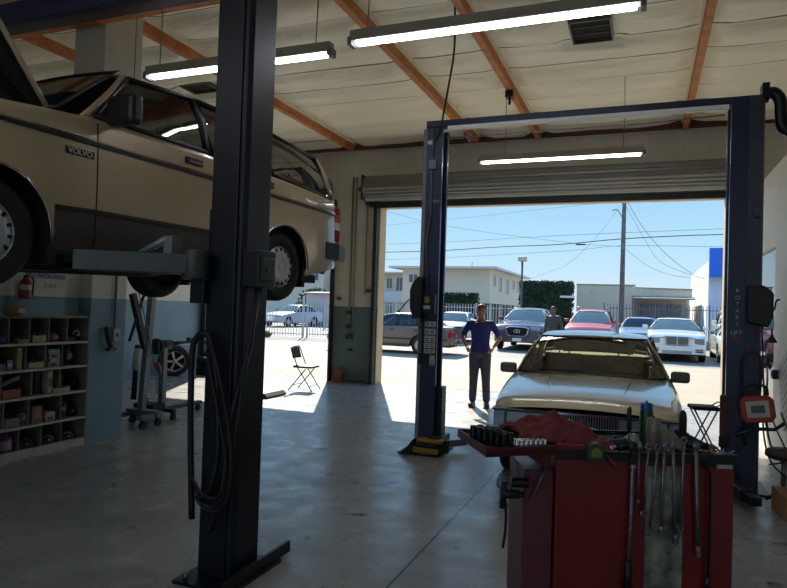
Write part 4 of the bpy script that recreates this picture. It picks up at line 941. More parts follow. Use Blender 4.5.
for k_, l_ in enumerate(('flat black tyre at the bottom of the far stack','flat black tyre on top of the far stack')):
    t = MB(); t.smooth = True; r=.32; t.lathe([(.20,-.08),(.24,-.10),(r-.02,-.09),(r,-.05),(r,.05),(r-.02,.09),(.24,.10),(.20,.08),(.20,-.08)],(0,0,0),'z',28)
    o = one(t,'tire',tire_m,l_,'tyre','stacked tyres'); o.location = (-9.10,12.0,.10+.20*k_)
t = MB()
for k_ in range(7): t.cbox((-9.27+.07*k_, 11.95+.03*math.sin(k_*2),.455+.02*(k_%2)),(.08,.14,.06),rz=k_*.6,rx=.3)
one(t,'scrap_parts',blk,'jumble of small dark parts on top of the far tyre stack','scrap parts',kind='stuff')
# ------------------------------------------------------------------ built-in shelf unit
sh = thing('shelf_unit', 'built-in grey pigeonhole shelf unit full of car parts', 'shelves', (-6.0,4.4,0)); c = (-6.0,4.4,0)
shm = mat('shelf_grey_wood',(.50,.48,.43),.7,0,.2,6); edge = mat('shelf_pale_edge',(.74,.72,.66),.7,0,.15,8)
ZS = [.04,.315,.605,.885,1.15,1.43]; Y0S, Y1S = 3.32, 5.45
b = BM(c); b.box(-6.24,-6.22,Y0S,Y1S,0,1.43); b.build('back_panel', mat('shelf_back_dark',(.38,.37,.33),.8,0,.2,4), sh)
for y in (Y0S, Y1S-.02): b = BM(c); b.box(-6.22,-5.79,y,y+.02,0,1.43); b.build('side_panel', shm, sh)
b = BM(c); b.box(-6.22,-5.81,Y0S+.02,Y1S-.02,1.405,1.43); b.build('top_panel', shm, sh)
b = BM(c); b.box(-5.84,-5.785,Y0S+.02,Y1S-.02,0,.075); b.build('kick_board', edge, sh)
for z in ZS[:5]:
    b = BM(c); b.box(-6.22,-5.80,Y0S+.02,Y1S-.02,z-.02,z); s_ = b.build('shelf', shm, sh)
    b = BM(c); b.box(-5.80,-5.792,Y0S+.02,Y1S-.02,z-.022,z+.002); b.build('shelf_edge', edge, s_)
DIV = {4:[4.52,4.75,4.98,5.21],3:[4.40,4.72,4.95,5.16],2:[4.46,4.80,5.14],1:[4.50,4.78,5.17],0:[4.47,4.68,4.94,5.19]}
for r_, ys in DIV.items():
    for y in ys+[y-.95 for y in ys if y-.95 > 3.4]: b = BM(c); b.box(-6.22,-5.86,y-.007,y+.007,ZS[r_],ZS[r_+1]-.02 if r_ < 4 else 1.405); b.build('divider', shm, sh)
CM = {}
def col_(rgb): return mat('part_%02d%02d%02d'%tuple(int(v*99) for v in rgb), rgb, .6, 0, .2, 15)
def item(kind, row, y, w_, h_, rgb, label, cat, d=.22, x=-5.86, rgb2=(.13,.12,.12)):
    z = (ZS[row] if row < 5 else 1.43)+.0015
    m_ = col_(rgb)
    nm = {'bin':'open_bin','box':'carton','bottle':'bottle','lump':'car_part','stack':'box_stack','jug':'jug','ring':'pulley','sack':'sack'}[kind]
    loc = (x-d/2, y, z); rz = random.uniform(-.06,.06)
    if kind == 'stack':
        for k_ in range(int(h_/.045)):
            t = thing('flat_box', label % ('bottom','second','third','topmost','topmost')[k_], cat, (loc[0],loc[1],z+k_*.046), rz+random.uniform(-.1,.1), 'flat boxes stacked on the shelf')
            b = MB(); b.box(-d/2,d/2,-w_/2,w_/2,0,.045); b.build('box_body', m_ if k_%2 else col_((.62,.60,.57)), t, bevel=.003)
            b = MB(); b.box(d/2,d/2+.002,-w_*.3,w_*.2,.012,.034); b.build('box_label', ink if k_%2==0 else label_m, t)
        return
    t = thing(nm, label, cat, loc, rz)
    if kind == 'bin':
        b = MB(); q = .004
        b.box(-d/2,d/2,-w_/2,w_/2,0,q); b.box(-d/2,-d/2+q,-w_/2,w_/2,q,h_); b.box(d/2-q,d/2,-w_/2,w_/2,q,h_*.85); b.box(-d/2+q,d/2-q,-w_/2,-w_/2+q,q,h_); b.box(-d/2+q,d/2-q,w_/2-q,w_/2,q,h_)
        b.build('bin_body', m_, t)
        b = MB()
        for k_ in range(9):
            px, py = random.uniform(-d*.32,d*.36), random.uniform(-w_*.36,w_*.36); s = random.uniform(.018,.032)
            b.cbox((px,py,h_*.5+random.uniform(0,h_*.65)),(s*1.5,s*2.2,s*1.4),rz=random.uniform(0,3),rx=random.uniform(0,2)) if k_%2 else b.cyl((px,py,h_*.3),(px+.02,py+.02,h_*1.25),s*.6,n=8)
        k = b.build('bin_contents', col_(rgb2), t); k['kind'] = 'stuff'
    elif kind == 'box':
        b = MB(); b.box(-d/2,d/2,-w_/2,w_/2,0,h_); b.build('box_body', m_, t, bevel=.003)
        b = MB(); b.box(d/2,d/2+.002,-w_*.32,w_*.32,h_*.3,h_*.7); b.build('box_label', col_(rgb2), t)
    elif kind in ('bottle','jug'):
        r = w_/2; b = MB(); b.lathe([(.001,0),(r*.95,0),(r,.01),(r,h_*.7),(r*.75,h_*.84),(r*.35,h_*.9),(r*.35,h_*.93)],(0,0,0),'z',16); b.build('bottle_body', m_, t)
        b = MB(); b.lathe([(r*.4,h_*.92),(r*.4,h_),(.001,h_)],(0,0,0),'z',12); b.build('cap', blkp, t)
        b = MB(); b.lathe([(r*1.01,h_*.2),(r*1.01,h_*.6)],(0,0,0),'z',16); b.build('label_band', col_(rgb2), t)
    elif kind == 'ring':
        r = h_/2; b = MB(); b.lathe([(r*.35,-.02),(r,-.02),(r*.85,0),(r,.02),(r*.35,.02),(r*.35,-.02)],(0,0,r),'x',20); b.build('pulley_rim', m_, t)
        b = MB(); b.cyl((-.03,0,r),(.03,0,r),r*.3); b.build('hub', chrome, t)
    elif kind == 'sack':
        b = MB(); b.grid(lambda u,v:(d*.45*math.cos(2*PI*u)*math.sin(PI*v)**.6, w_*.5*math.sin(2*PI*u)*math.sin(PI*v)**.6, h_*(.5-.5*math.cos(PI*v))+.012*math.sin(9*u*PI)*math.sin(PI*v)), 20, 12); b.build('sack_body', m_, t)
        b = MB(); b.grid(lambda u,v:(d*.42+.02*v, lerp(-w_*.2,w_*.25,u), h_*lerp(.3,.62,v)),3,3); b.build('sack_print', col_(rgb2), t)
    else:
        b = MB(); b.cbox((0,0,h_*.32),(d*.7,w_*.8,h_*.55)); b.cyl((-d*.3,0,h_*.62),(d*.35,0,h_*.55),h_*.24,n=12); b.cyl((d*.1,-w_*.45,h_*.5),(d*.1,w_*.45,h_*.62),h_*.12,n=10); b.build('casting', m_, t, bevel=.004)
        b = MB(); b.cyl((d*.35,0,h_*.55),(d*.42,0,h_*.55),h_*.13,n=10); b.tube(curve_pts([(d*.3,w_*.3,h_*.3),(d*.42,w_*.2,h_*.7),(d*.3,-w_*.1,h_*.95),(d*.2,-w_*.35,h_*.6)],4),.007,6); b.build('fitting', col_(rgb2), t)
I = item
I('box',4,4.40,.09,.09,(.16,.17,.42),'blue carton pair-mate at the left end of the top shelf row','box',rgb2=(.7,.7,.7))
I('box',4,4.475,.065,.085,(.14,.14,.38),'narrow dark blue carton beside the divider on the top row','box',rgb2=(.3,.3,.6))
I('lump',4,4.62,.15,.17,(.12,.12,.12),'black bulky car part above a yellowish tray, top row second bay','car part',x=-5.95,rgb2=(.3,.3,.3))
I('bin',4,4.655,.11,.05,(.55,.52,.28),'small olive yellow tray in the second bay of the top row','tray',d=.1,x=-5.81)
I('bin',4,4.865,.16,.085,(.74,.67,.50),'cream bin of rusty red parts in the third bay of the top row','bin',rgb2=(.38,.17,.13))
I('bottle',4,4.93,.03,.19,(.62,.60,.55),'slim pale tube standing at the back of the third bay, top row','bottle',x=-6.08)
I('sack',4,5.07,.16,.09,(.58,.36,.36),'faded pink cloth bundle in the fourth bay of the top row','cloth bundle',rgb2=(.7,.66,.62))
I('lump',4,5.26,.10,.12,(.10,.10,.11),'black hose part at the left of the last bay, top row','car part',x=-5.95)
I('box',4,5.275,.10,.045,(.20,.17,.42),'small flat violet box in the last bay of the top row','box',d=.14,rgb2=(.3,.3,.5))
I('lump',4,5.37,.10,.12,(.13,.13,.14),'black cable part at the right end of the top row','car part',rgb2=(.78,.78,.76))
I('bin',3,4.34,.11,.075,(.60,.42,.27),'brown bin with a navy bundle, left end of the second row','bin',rgb2=(.10,.11,.2))
I('bin',3,4.455,.09,.08,(.62,.44,.28),'light brown bin right of the first divider, second row','bin',rgb2=(.12,.12,.2))
I('box',3,4.485,.045,.17,(.66,.62,.56),'tall pale narrow carton at the back of the second row','carton',x=-6.06,rgb2=(.5,.4,.3))
I('box',3,4.55,.06,.10,(.40,.50,.62),'small light blue and white carton in the second row','carton',rgb2=(.8,.8,.8))
I('box',3,4.645,.055,.22,(.66,.60,.42),'tall upright tan board carton in the second row','carton',rgb2=(.60,.54,.38))
I('bin',3,4.84,.18,.07,(.74,.67,.50),'long cream bin heaped with black parts, second row','bin',rgb2=(.09,.09,.09))
I('stack',3,5.06,.14,.19,(.55,.58,.60),'%s flat grey box of the pile in the fourth bay, second row','box')
I('sack',3,5.26,.13,.21,(.20,.20,.19),'grey plastic wrapped bundle in the last bay, second row','bundle',rgb2=(.55,.55,.53))
I('bin',2,4.385,.09,.07,(.60,.48,.33),'tan bin with grey round parts at the left end of the middle row','bin',rgb2=(.36,.38,.42))
I('bin',2,4.58,.20,.10,(.60,.38,.22),'orange-brown cardboard box in the middle row','cardboard box',rgb2=(.12,.1,.1))
t = thing('tilted_tray','tilted open tray of red and grey bits above the orange-brown box','tray',(-6.0,4.58,ZS[2]+.15)); t.rotation_euler = (math.radians(18),0,0)
b = MB(); b.box(-.12,.12,-.11,.11,0,.006); b.box(.114,.12,-.11,.11,.006,.04); b.box(-.12,-.114,-.11,.11,.006,.04); b.build('tray_body', col_((.52,.40,.26)), t)
b = MB()
for k_ in range(10): b.cbox((random.uniform(-.08,.09),random.uniform(-.09,.09),.02),(.05,.03,.022),rz=k_)
b.build('tray_contents', col_((.42,.18,.16)), t)['kind'] = 'stuff'
b = MB(); b.box(-6.12,-5.92,4.56,4.68,ZS[2]+.002,ZS[2]+.11); one(b,'car_part',blk,'dark block propping up the tilted tray, middle row','car part')
I('box',2,4.91,.08,.23,(.30,.15,.13),'tall dark maroon box behind the white one, middle row','box',x=-5.90,rgb2=(.25,.12,.1))
I('box',2,5.00,.055,.235,(.72,.69,.62),'tall white printed carton in the middle row','carton',rgb2=(.35,.33,.3),x=-5.84)
I('bin',2,5.14,.20,.06,(.72,.67,.50),'long cream tray with red capped parts, middle row','tray',rgb2=(.45,.2,.18),x=-5.82)
I('ring',2,5.22,.10,.20,(.48,.50,.50),'grey hoop and black motor standing in the middle row','pulley',d=.1,x=-5.97)
I('lump',2,5.37,.11,.16,(.13,.12,.18),'dark purplish motor at the right end of the middle row','car part')
I('lump',1,4.40,.12,.16,(.16,.16,.17),'dark bracket part at the left end of the fourth row','car part')
I('bin',1,4.60,.15,.10,(.52,.52,.43),'greenish bin with a white-handled tool in it, fourth row','bin',rgb2=(.14,.14,.14))
I('bottle',1,4.60,.035,.22,(.75,.75,.74),'white-handled tool tip rising from the greenish bin','tool',x=-5.93)
I('lump',1,4.74,.10,.12,(.45,.46,.48),'silver grey metal part beside the greenish bin, fourth row','car part',rgb2=(.7,.7,.72))
I('box',1,4.885,.115,.17,(.55,.42,.35),'reddish brown carton with a picture panel, fourth row','carton',rgb2=(.68,.50,.42))
I('stack',1,5.03,.13,.10,(.66,.66,.64),'%s flat whitish box right of the reddish carton','box')
I('lump',1,5.08,.14,.13,(.2,.22,.22),'dark part behind the flat whitish boxes','car part',x=-6.05)
I('lump',1,5.23,.10,.18,(.14,.14,.14),'black pump left of the small pulley, fourth row','car part',rgb2=(.55,.55,.55))
I('ring',1,5.37,.08,.11,(.16,.16,.16),'small black pulley with a shiny hub, fourth row','pulley',d=.12)
I('jug',0,4.58,.17,.235,(.46,.16,.40),'purple and red paint jar, large, on the bottom row','jar',d=.20,rgb2=(.66,.58,.62))
I('lump',0,4.80,.22,.13,(.12,.12,.13),'long black alternator left on the bottom row','car part',rgb2=(.4,.4,.42))
I('lump',0,5.06,.18,.12,(.13,.13,.13),'black starter motor in the middle of the bottom row','car part',rgb2=(.66,.66,.66))
I('lump',0,5.31,.18,.11,(.26,.27,.24),'grey green casting at the right end of the bottom row','car part',rgb2=(.6,.6,.58))
I('sack',5,4.36,.17,.13,(.50,.42,.32),'tan bag with a crinkled silver front on top of the shelves','bag',rgb2=(.85,.85,.83),x=-5.60+.1)
# on the office wall
fe = thing('fire_extinguisher','red fire extinguisher on the office wall over the shelves','fire extinguisher',(-5.69,4.545,1.60))
b = MB(); b.lathe([(.001,0),(.045,0),(.05,.01),(.05,.17),(.03,.205),(.018,.215)],(0,0,0),'z',18); b.build('cylinder', mat('extinguisher_red',(.60,.08,.09),.3,0,.1,8), fe)
b = MB(); b.box(-.012,.03,-.02,.02,.212,.235); b.box(-.01,.07,-.006,.006,.235,.243); b.box(-.01,.07,-.006,.006,.25,.258); b.build('valve_handle', blkp, fe)
b = MB(); b.tube(curve_pts([(0,.02,.225),(.03,.06,.20),(.03,.06,.1),(.03,.055,.04)],4),.007,6); b.build('hose', blk, fe)
b = MB(); b.lathe([(.051,.09),(.051,.14)],(0,0,0),'z',18); b.build('label_band', label_m, fe)
b = MB(); b.box(-.055,-.05,-.02,.02,.05,.2); b.build('wall_hook', dsteel, fe)
bo = thing('wall_sign','cream poster board with blue VOLVO heading above the shelves','sign',(-5.735,4.85,1.74))
b = MB(); b.box(-.004,.008,-.185,.185,-.11,.125); b.build('board', mat('cream_board',(.78,.77,.68),.6), bo)
b = MB(); b.box(.008,.010,-.185,.185,.075,.125); b.build('blue_header', mat('pale_blue_header',(.52,.62,.70),.6), bo)
text('VOLVO', .062, mat('deep_blue_letters',(.10,.16,.36),.5), bo, (.0105,0.01,.098), (PI/2,0,PI/2), 'sign_lettering', sx=1.45)
text('740', .060, mat('grey_blue_letters',(.50,.56,.62),.5), bo, (.0105,0,.0), (PI/2,0,PI/2), 'sign_lettering', sx=1.8)
b = MB(); b.cyl((-5.775,5.79,1.28),(-5.775,5.79,2.9),.014); one(b,'wall_conduit',grey_m,'grey pipe running down the blue office wall to a box','conduit')
wb_ = thing('switch_box','pale grey switch box at the end of the office wall pipe','electrical box',(-5.77,5.80,1.20))
b = MB(); b.box(-.029,.03,-.05,.05,-.06,.08); b.build('box_body', mat('pale_grey_box',(.62,.63,.62),.5), wb_, bevel=.005)
b = MB(); b.box(.03,.036,-.012,.012,-.01,.03); b.build('switch', ink, wb_)
hs_ = thing('grease_gun','black grip tool hanging under the switch box on the blue wall','tool',(-5.77,5.68,1.15))
b = MB(); b.tube(curve_pts([(.0,-.02,.15),(.03,-.03,.08),(.03,.0,-.02),(.03,.04,-.08)],4),.026,8); b.build('grip', blk, hs_)
b = MB(); b.box(-.02,.05,.0,.10,-.12,-.085); b.build('head', blkp, hs_); b = MB(); b.tube([(-.02,0,.1),(.0,.06,.15),(0,.1,.12)],.006,6); b.build('cord', hose_m, hs_)
# ------------------------------------------------------------------ red tool cart in front (local frame: x right, y away)
CY = math.radians(21.5); CO = Vector((0,3.38,0))
def cpt(x,y,z): c_, s_ = math.cos(CY), math.sin(CY); return Vector((CO.x+x*c_-y*s_, CO.y+x*s_+y*c_, z))
def cz(px, py, k=.00492): return 1.63-(py-316-.0325*(px-645))*k
def cx_(px, yd=0, py=430): return (px+.0325*(py-294)-393.5)*(3.145+yd)/640-1.239
cart = thing('tool_cart','red metal tool cart in the foreground with wrenches hanging on its side','tool cart',CO,CY)
dred = mat('deep_red_shelf',(.30,.06,.06),.4,.1,.2,8); greyst = mat('bare_worn_strip',(.62,.62,.56),.6,.3,.45,9, rgb2=(.22,.22,.20)); mauve = mat('dull_mauve_side',(.40,.19,.22),.45,.1,.15,5)
W0, W1 = cx_(557), cx_(734); TZ = .955
b = MB(); b.box(W0,W1,0,.50,.12,TZ-.03); b.build('cabinet', redp, cart, bevel=.006)
b = MB(); b.box(W0-.01,W1+.01,-.015,.52,TZ-.035,TZ-.012); b.box(W0-.01,W1+.01,-.018,0,TZ-.035,TZ+.012); b.box(W0-.01,W1+.01,.505,.52,TZ-.035,TZ+.02); b.build('tray_rim', blkp, cart, bevel=.003)
b = MB(); b.box(W0+.14,W1-.01,.0,.50,TZ-.014,TZ-.002); b.build('rubber_mat', mat('grimy_mat',(.16,.155,.15),.7,0,.4,14), cart)
b = MB(); b.box(W0,W0+.14,-.004,.505,TZ-.03,TZ+.035); b.build('left_top_box', redp, cart, bevel=.006)
b = MB(); b.prism([(cx_(646),.12),(cx_(678),.12),(cx_(684),.90),(cx_(647),.90)],-.006,0,'y') if 0 else b.box(cx_(646),cx_(683),-.006,0,.12,.90); b.build('bare_metal_strip', greyst, cart)
b = MB(); b.box(cx_(716),cx_(731),-.006,0,cz(716,467),cz(716,454)); b.box(cx_(718),cx_(728),-.0075,-.006,cz(716,465),cz(716,463)); b.build('sticker', label_m, cart)
b = MB(); b.box(cx_(700),cx_(714),-.012,0,cz(700,466),TZ-.03); b.build('magnet_tray', blkp, cart)
b = MB(); b.box(W0-.150,W0-.004,.04,.42,.12,cz(530,470)); sc_ = b.build('side_cabinet', mauve, cart, bevel=.005)
b = MB(); b.box(W0-.147,W0-.006,.035,.04,.18,cz(530,486)); b.build('side_door', mauve, sc_, bevel=.003)
for xx in (W0+.06,W1-.06):
    for yy in (.07,.43):
        b = MB(); b.cyl((xx-.015,yy,.05),(xx+.015,yy,.05),.05); b.box(xx-.025,xx+.025,yy-.03,yy+.03,.09,.12); b.build('caster', blk, cart)
# fold-out side tray
TP = [(-.785,-.17),(-.415,-.05),(-.415,.34),(-.87,.30)]; tz0 = .975
b = MB(); b.prism(TP, tz0-.012, tz0); tr = b.build('side_tray', dred, cart)
b = MB()
for (x0,y0),(x1,y1) in zip(TP, TP[1:]+TP[:1]):
    d = Vector((x1-x0,y1-y0)).normalized()*.008; n2_ = Vector((-d.y,d.x))
    b.prism([(x0,y0),(x1,y1),(x1+n2_.x,y1+n2_.y),(x0+n2_.x,y0+n2_.y)], tz0-.022, tz0+.020)
b.build('tray_lip', dred, tr, bevel=.002)
b = MB(); b.prism([(-.60,.96),(-.45,.96),(-.45,.86)], .10, .12, 'y'); b.prism([(-.60,.96),(-.45,.96),(-.45,.86)], -.03, -.01, 'y'); b.build('tray_bracket', dred, tr)
def cth(name,label,cat,x,y,z,rz=0,group=None):
    if name not in ('socket_rail','carton') and y > .03: x = x*(1+y/3.145)+1.239*y/3.145
    return thing(name,label,cat,cpt(x,y,z),CY+rz,group)
# sockets on rails in the side tray
rg_ = mat('black_socket',(.09,.09,.095),.35,.6,.3,30)
def socket_rail(label, x,y,z,rz,n,r,h,m,tilt=0,step=None,rows=1):
    t = cth('socket_rail',label,'socket set',x,y,z,rz); t.rotation_euler = (tilt,0,CY+rz); step = step or r*2.3
    b = MB(); b.box(-.02,step*n,-.02,.02+(rows-1)*step,0,.008); b.build('rail', blkp, t)
    for rr_ in range(rows):
        for k_ in range(n):
            q = r*(1.15-.4*k_/n); xx, yy = step*(k_+.3), rr_*step
            b = MB(); b.lathe([(q,.008),(q,.008+h*.5),(q*.85,.008+h*.6),(q*.85,.008+h),(q*.5,.008+h),(q*.5,h*.6),(.0005,h*.6)],(xx,yy,0),'z',12); b.build('socket', m, t)
    return t
socket_rail('deep black impact sockets standing on a slanting rail at the left of the side tray', -.815,.14,.977,-1.0,6,.019,.060,rg_,0,.045,2)
socket_rail('row of bright chrome sockets along the front of the side tray', -.63,-.06,.977,.27,7,.011,.032,chrome,0,.025,2)
t = cth('carton','small grey square box between the black and chrome sockets','box',-.72,.06,.977,.2); b = MB(); b.box(-.03,.03,-.03,.03,0,.085); b.build('box_body', mat('grey_tin',(.40,.39,.36),.5), t, bevel=.004); b = MB(); b.box(-.024,.024,-.032,-.03,.02,.06); b.build('box_label', ink, t)
# maroon shop rag heaped over tray and cart corner
t = MB()
def ragf(u,v):
    x = lerp(-.60,-.13,u)+.03*math.sin(7*v); y = lerp(.06 if u < .5 else lerp(.06,-.04,(u-.5)*2),.46,v)
    z = 1.015+.055*math.sin(u*PI)*math.sin(v*PI)**.5+.035*noise.noise(Vector((u*5,v*5,1)))+.018*noise.noise(Vector((u*13,v*11,4)))
    z += .05*math.exp(-((u-.40)/.07)**2-((v-.35)/.12)**2)
    if u > .62: z -= (u-.62)*.16*(1-v)
    e = max(0,.14-v)/.14; z -= e*.045*(1+.6*math.sin(u*20))*(1 if u > .5 else .5)
    return cpt(x,y,z)
t.grid(ragf,60,40); rag = one(t,'shop_rag',mat('maroon_cloth',(.47,.18,.20),.9,0,.25,20,bump=.3),'maroon shop rag heaped over the side tray and cart corner','rag',solid=.006)
# tape measure clipped on the front corner
t = cth('tape_measure','green and black tape measure on the front left corner of the cart','tape measure',cx_(593),-.028,cz(593,458))
b = MB(); b.prism([(-.040,0),(.040,0),(.040,.045),(.030,.078),(.008,.088),(-.022,.086),(-.040,.065)],-.02,.02,'y'); b.build('case', mat('green_case',(.14,.26,.15),.45,0,.15,12), t, bevel=.006)
b = MB(); b.prism([(-.024,.02),(.024,.02),(.024,.055),(0,.068),(-.024,.055)],-.0225,-.0195,'y'); b.build('face_label', mat('yellow_green_label',(.45,.47,.13),.5), t)
b = MB(); b.box(.04,.046,-.01,.01,0,.012); b.build('hook', steel, t)
# hanging wrenches and bars on the front
def hang(name,label,cat,pts,r,kind,m=dsteel,grip=None,y=-.022,group=None):
    """pts: pixel-free list of (x,z) in cart coordinates from the rim down"""
    (x0,z0) = pts[0]; t = cth(name,label,cat,x0,y,z0,0,group); P = [(x-x0,0,z-z0) for x,z in pts]
    b = MB(); b.tube(P,r,8); b.build('shaft', m, t)
    if kind == 'ratchet':
        b = MB(); b.sphere((0,0,.008),(.024,.014,.03),14,10); b.cyl((0,-.014,.01),(0,-.03,.01),.010); b.box(-.012,.012,-.012,.012,-.075,-.02); b.build('ratchet_head', blkp, t)
        b = MB(); b.lathe([(.016,-.008),(.016,.012),(.009,.012)],(0,0,-.085),'z',12); b.build('collar', steel, t)
    elif kind == 'ring':
        b = MB(); b.lathe([(.013+.006*math.cos(q*PI/4),.007*math.sin(q*PI/4)) for q in range(9)],(0,0,.008),'y',16); b.build('ring_end', m, t)
        e = P[-1]; b = MB(); b.lathe([(.013+.007*math.cos(q*PI/4),.007*math.sin(q*PI/4)) for q in range(9)],(e[0],0,e[2]-.012),'y',14); b.build('lower_ring_end', m, t)
    elif kind == 'flex':
        b = MB(); b.sphere((0,0,.010),(.020,.014,.020),12,8); b.cyl((0,-.02,.01),(0,.02,.01),.009); b.build('flex_head', m, t)
        e = P[-1]; b = MB(); b.cyl((e[0],0,e[2]+.02),(e[0],0,e[2]-.02),.012); b.cyl((e[0],-.014,e[2]-.02),(e[0],.014,e[2]-.02),.012); b.build('socket_end', m, t)
    elif kind == 'ball':
        b = MB(); b.cyl((0,0,-.01),(0,0,.012),.014); b.build('top_cap', m, t); e = P[-1]; b = MB(); b.sphere(e,.010); b.build('tip', steel, t)
    if grip: b = MB(); e = P[-1]; q = P[-2]; b.tube([(lerp(e[0],q[0],grip),0,lerp(e[2],q[2],grip)), e],[r*1.7,r*2],10); b.build('grip', blkp, t)
    return t
HP = lambda px,py: (cx_(px), cz(px,py))
hang('ratchet_bar','long flex-head ratchet at the left end of the hanging tools','ratchet',[HP(631,447),HP(630,520),HP(628,586)],.010,'ratchet',grip=.45)
hang('pick_up_rod','thin short rod with a ball tip beside the long ratchet','rod',[HP(637,446),HP(637,498)],.0045,'ball')
hang('wrench','slim ring wrench hanging over the left edge of the bare metal strip','wrench',[HP(646,447),HP(644,480),HP(643,508)],.0055,'ring',group='hanging wrenches')
hang('wrench','steel wrench hanging second over the bare metal strip','wrench',[HP(655,447),HP(652,490),HP(649,526)],.007,'ring',group='hanging wrenches')
hang('wrench','bright-headed wrench hanging in the middle of the bare metal strip','wrench',[HP(662,446),HP(660.5,490),HP(660,526)],.008,'flex',group='hanging wrenches')
hang('wrench','long thick wrench leaning right over the bare metal strip','wrench',[HP(670,446),HP(673,490),HP(675,534)],.009,'flex',group='hanging wrenches')
hang('wrench','wrench with a raised round head at the right edge of the strip','wrench',[HP(681,440),HP(680,485),HP(679,522)],.008,'ring',group='hanging wrenches')
hang('wrench','broad grey wrench hanging right of the strip on bare red','wrench',[HP(693,446),HP(695,500),HP(697,546)],.011,'flex',group='hanging wrenches')
hang('pry_bar','bent black pry bar at the right end of the hanging tools','pry bar',[HP(701,458),HP(703,464),HP(708,471),HP(708,540),HP(707,586)],.0065,'none',m=rg_,grip=.3)
# things hanging below the side tray
t = cth('air_gun','black and steel air tool hanging under the side tray','air tool',cx_(508),.0,cz(508,492),0)
b = MB(); b.cyl((-.03,0,0),(.06,0,-.002),.022); b.cyl((.06,0,-.002),(.085,0,-.002),.014); b.build('barrel', blkp, t); b = MB(); b.tube([(-.01,0,.06),(-.015,0,0),(-.02,0,-.07)],.016,8); b.build('grip', blkp, t)
b = MB(); b.tube(curve_pts([(-.03,0,.10),(-.045,0,.06),(-.04,0,.03),(-.02,0,.05)],3),.006,6); b.tube([(.02,0,.02),(.02,0,.12)],.005,6); b.build('hook', steel, t)
hose('air_hose',[cpt(cx_(507),0,cz(507,500)),cpt(cx_(508),0,cz(508,515)),cpt(cx_(507.5),0,cz(507,530)),cpt(cx_(505.5),0,cz(505,545))],.007,hose_m,'short black whip hose dangling under the side tray','hose')
t = cth('impact_tool','dark stubby tool hung beneath the side tray beside the air tool','air tool',cx_(524),.02,cz(524,482),0); b = MB(); b.cyl((-.05,0,0),(.03,0,-.003),.024); b.build('body', blkp, t, bevel=.003); b = MB(); b.cyl((-.085,0,.0),(-.05,0,0),.014); b.build('nozzle', steel, t); b = MB(); b.tube([(-.02,0,.02),(-.03,0,.10)],.005,6); b.build('hook', steel, t)
hang('pry_bar','short dark pry bar hanging at the left of the side cabinet','pry bar',[HP(547,466),HP(541,482),HP(533,501)],.008,'none',m=dsteel,y=.02)
# things standing on top
ZT = TZ-.001
def can(label,px,yd,h,r,m,capm,cat='spray can',lab=None,kk=.0052):
    t = cth('spray_can',label,cat,cx_(px),yd,ZT)
    b = MB(); b.lathe([(.001,0),(r*.93,0),(r,.006),(r,h*.78),(r*.9,h*.82)],(0,0,0),'z',20); b.build('can_body', m, t)
    b = MB(); b.lathe([(r*.92,h*.80),(r*.92,h*.93),(r*.8,h*.97),(.001,h*.975)],(0,0,0),'z',20); b.build('cap', capm, t)
    b = MB(); b.lathe([(r*1.012,h*.2),(r*1.012,h*.6)],(0,0,0),'z',20); b.build('label_band', lab or label_m, t); b = MB(); b.cyl((0,0,h*.97),(0,0,h*1.02),.005); b.build('nozzle', blkp, t)
can('tall green spray can with a blue cap standing on the cart',645,.18,.235,.033,mat('green_can',(.10,.30,.16),.3,.3),mat('blue_cap',(.13,.28,.55),.35),lab=mat('dark_green_label',(.08,.24,.14),.4))
can('tan spray can in front of the green one on the cart',652.5,.07,.175,.034,mat('tan_can',(.50,.44,.38),.35,.3),mat('tan_cap',(.52,.47,.42),.4),lab=mat('brown_label',(.44,.36,.32),.4),kk=.005)
t = cth('screwdriver','thin black screwdriver standing upright left of the spray cans','screwdriver',cx_(628),.12,ZT); b = MB(); b.cyl((0,0,.0),(0,0,.12),.004); b.build('shank', dsteel, t); b = MB(); b.lathe([(.006,.08),(.012,.10),(.012,.20),(.008,.212),(.001,.213)],(0,0,0),'z',10); b.build('grip', blkp, t)
t = cth('file_handle','stout black rubber post standing right of the spray cans','tool handle',cx_(679.5)+.01,.16,ZT); b = MB(); b.lathe([(.001,0),(.019,0),(.019,.16),(.015,.19),(.001,.195)],(0,0,0),'z',14); b.build('grip', mat('black_grip',(.07,.075,.07),.6,0,.3,30), t); b = MB(); b.cyl((0,0,.19),(0,0,.2),.008); b.build('end', dsteel, t)
t = cth('brush','reddish brown upright brush handle at the right rear of the cart','brush',cx_(719)+.02,.24,ZT); b = MB(); b.box(-.025,.025,-.014,.014,.05,.275); b.build('handle', mat('red_brown_wood',(.27,.13,.11),.5,0,.2,8), t, bevel=.010); b = MB(); b.box(-.022,.022,-.016,.016,0,.055); b.build('bristles', blk, t)
t = MB(); t.grid(lambda u,v: cpt(cx_(lerp(655,684,u),.15),.10+.16*v,ZT+.09*math.sin(PI*u)**.7*math.sin(PI*v)**.5+.018*noise.noise(Vector((u*6,v*6,9)))),24,18); one(t,'wiping_cloth',mat('dirty_white_cloth',(.56,.53,.46),.9,0,.2,10,bump=.3),'crumpled dirty white cloth behind the hanging wrenches','cloth',solid=.005)
t = MB(); t.grid(lambda u,v: cpt(cx_(lerp(626,645,u),.2),.16+.14*v,ZT+.055*math.sin(PI*u)**.7*math.sin(PI*v)**.5+.014*noise.noise(Vector((u*6,v*6,3)))),20,16); one(t,'paper_towel',mat('white_paper',(.62,.60,.55),.9,0,.15,10),'small crumpled pale paper left of the green spray can','paper',solid=.004)
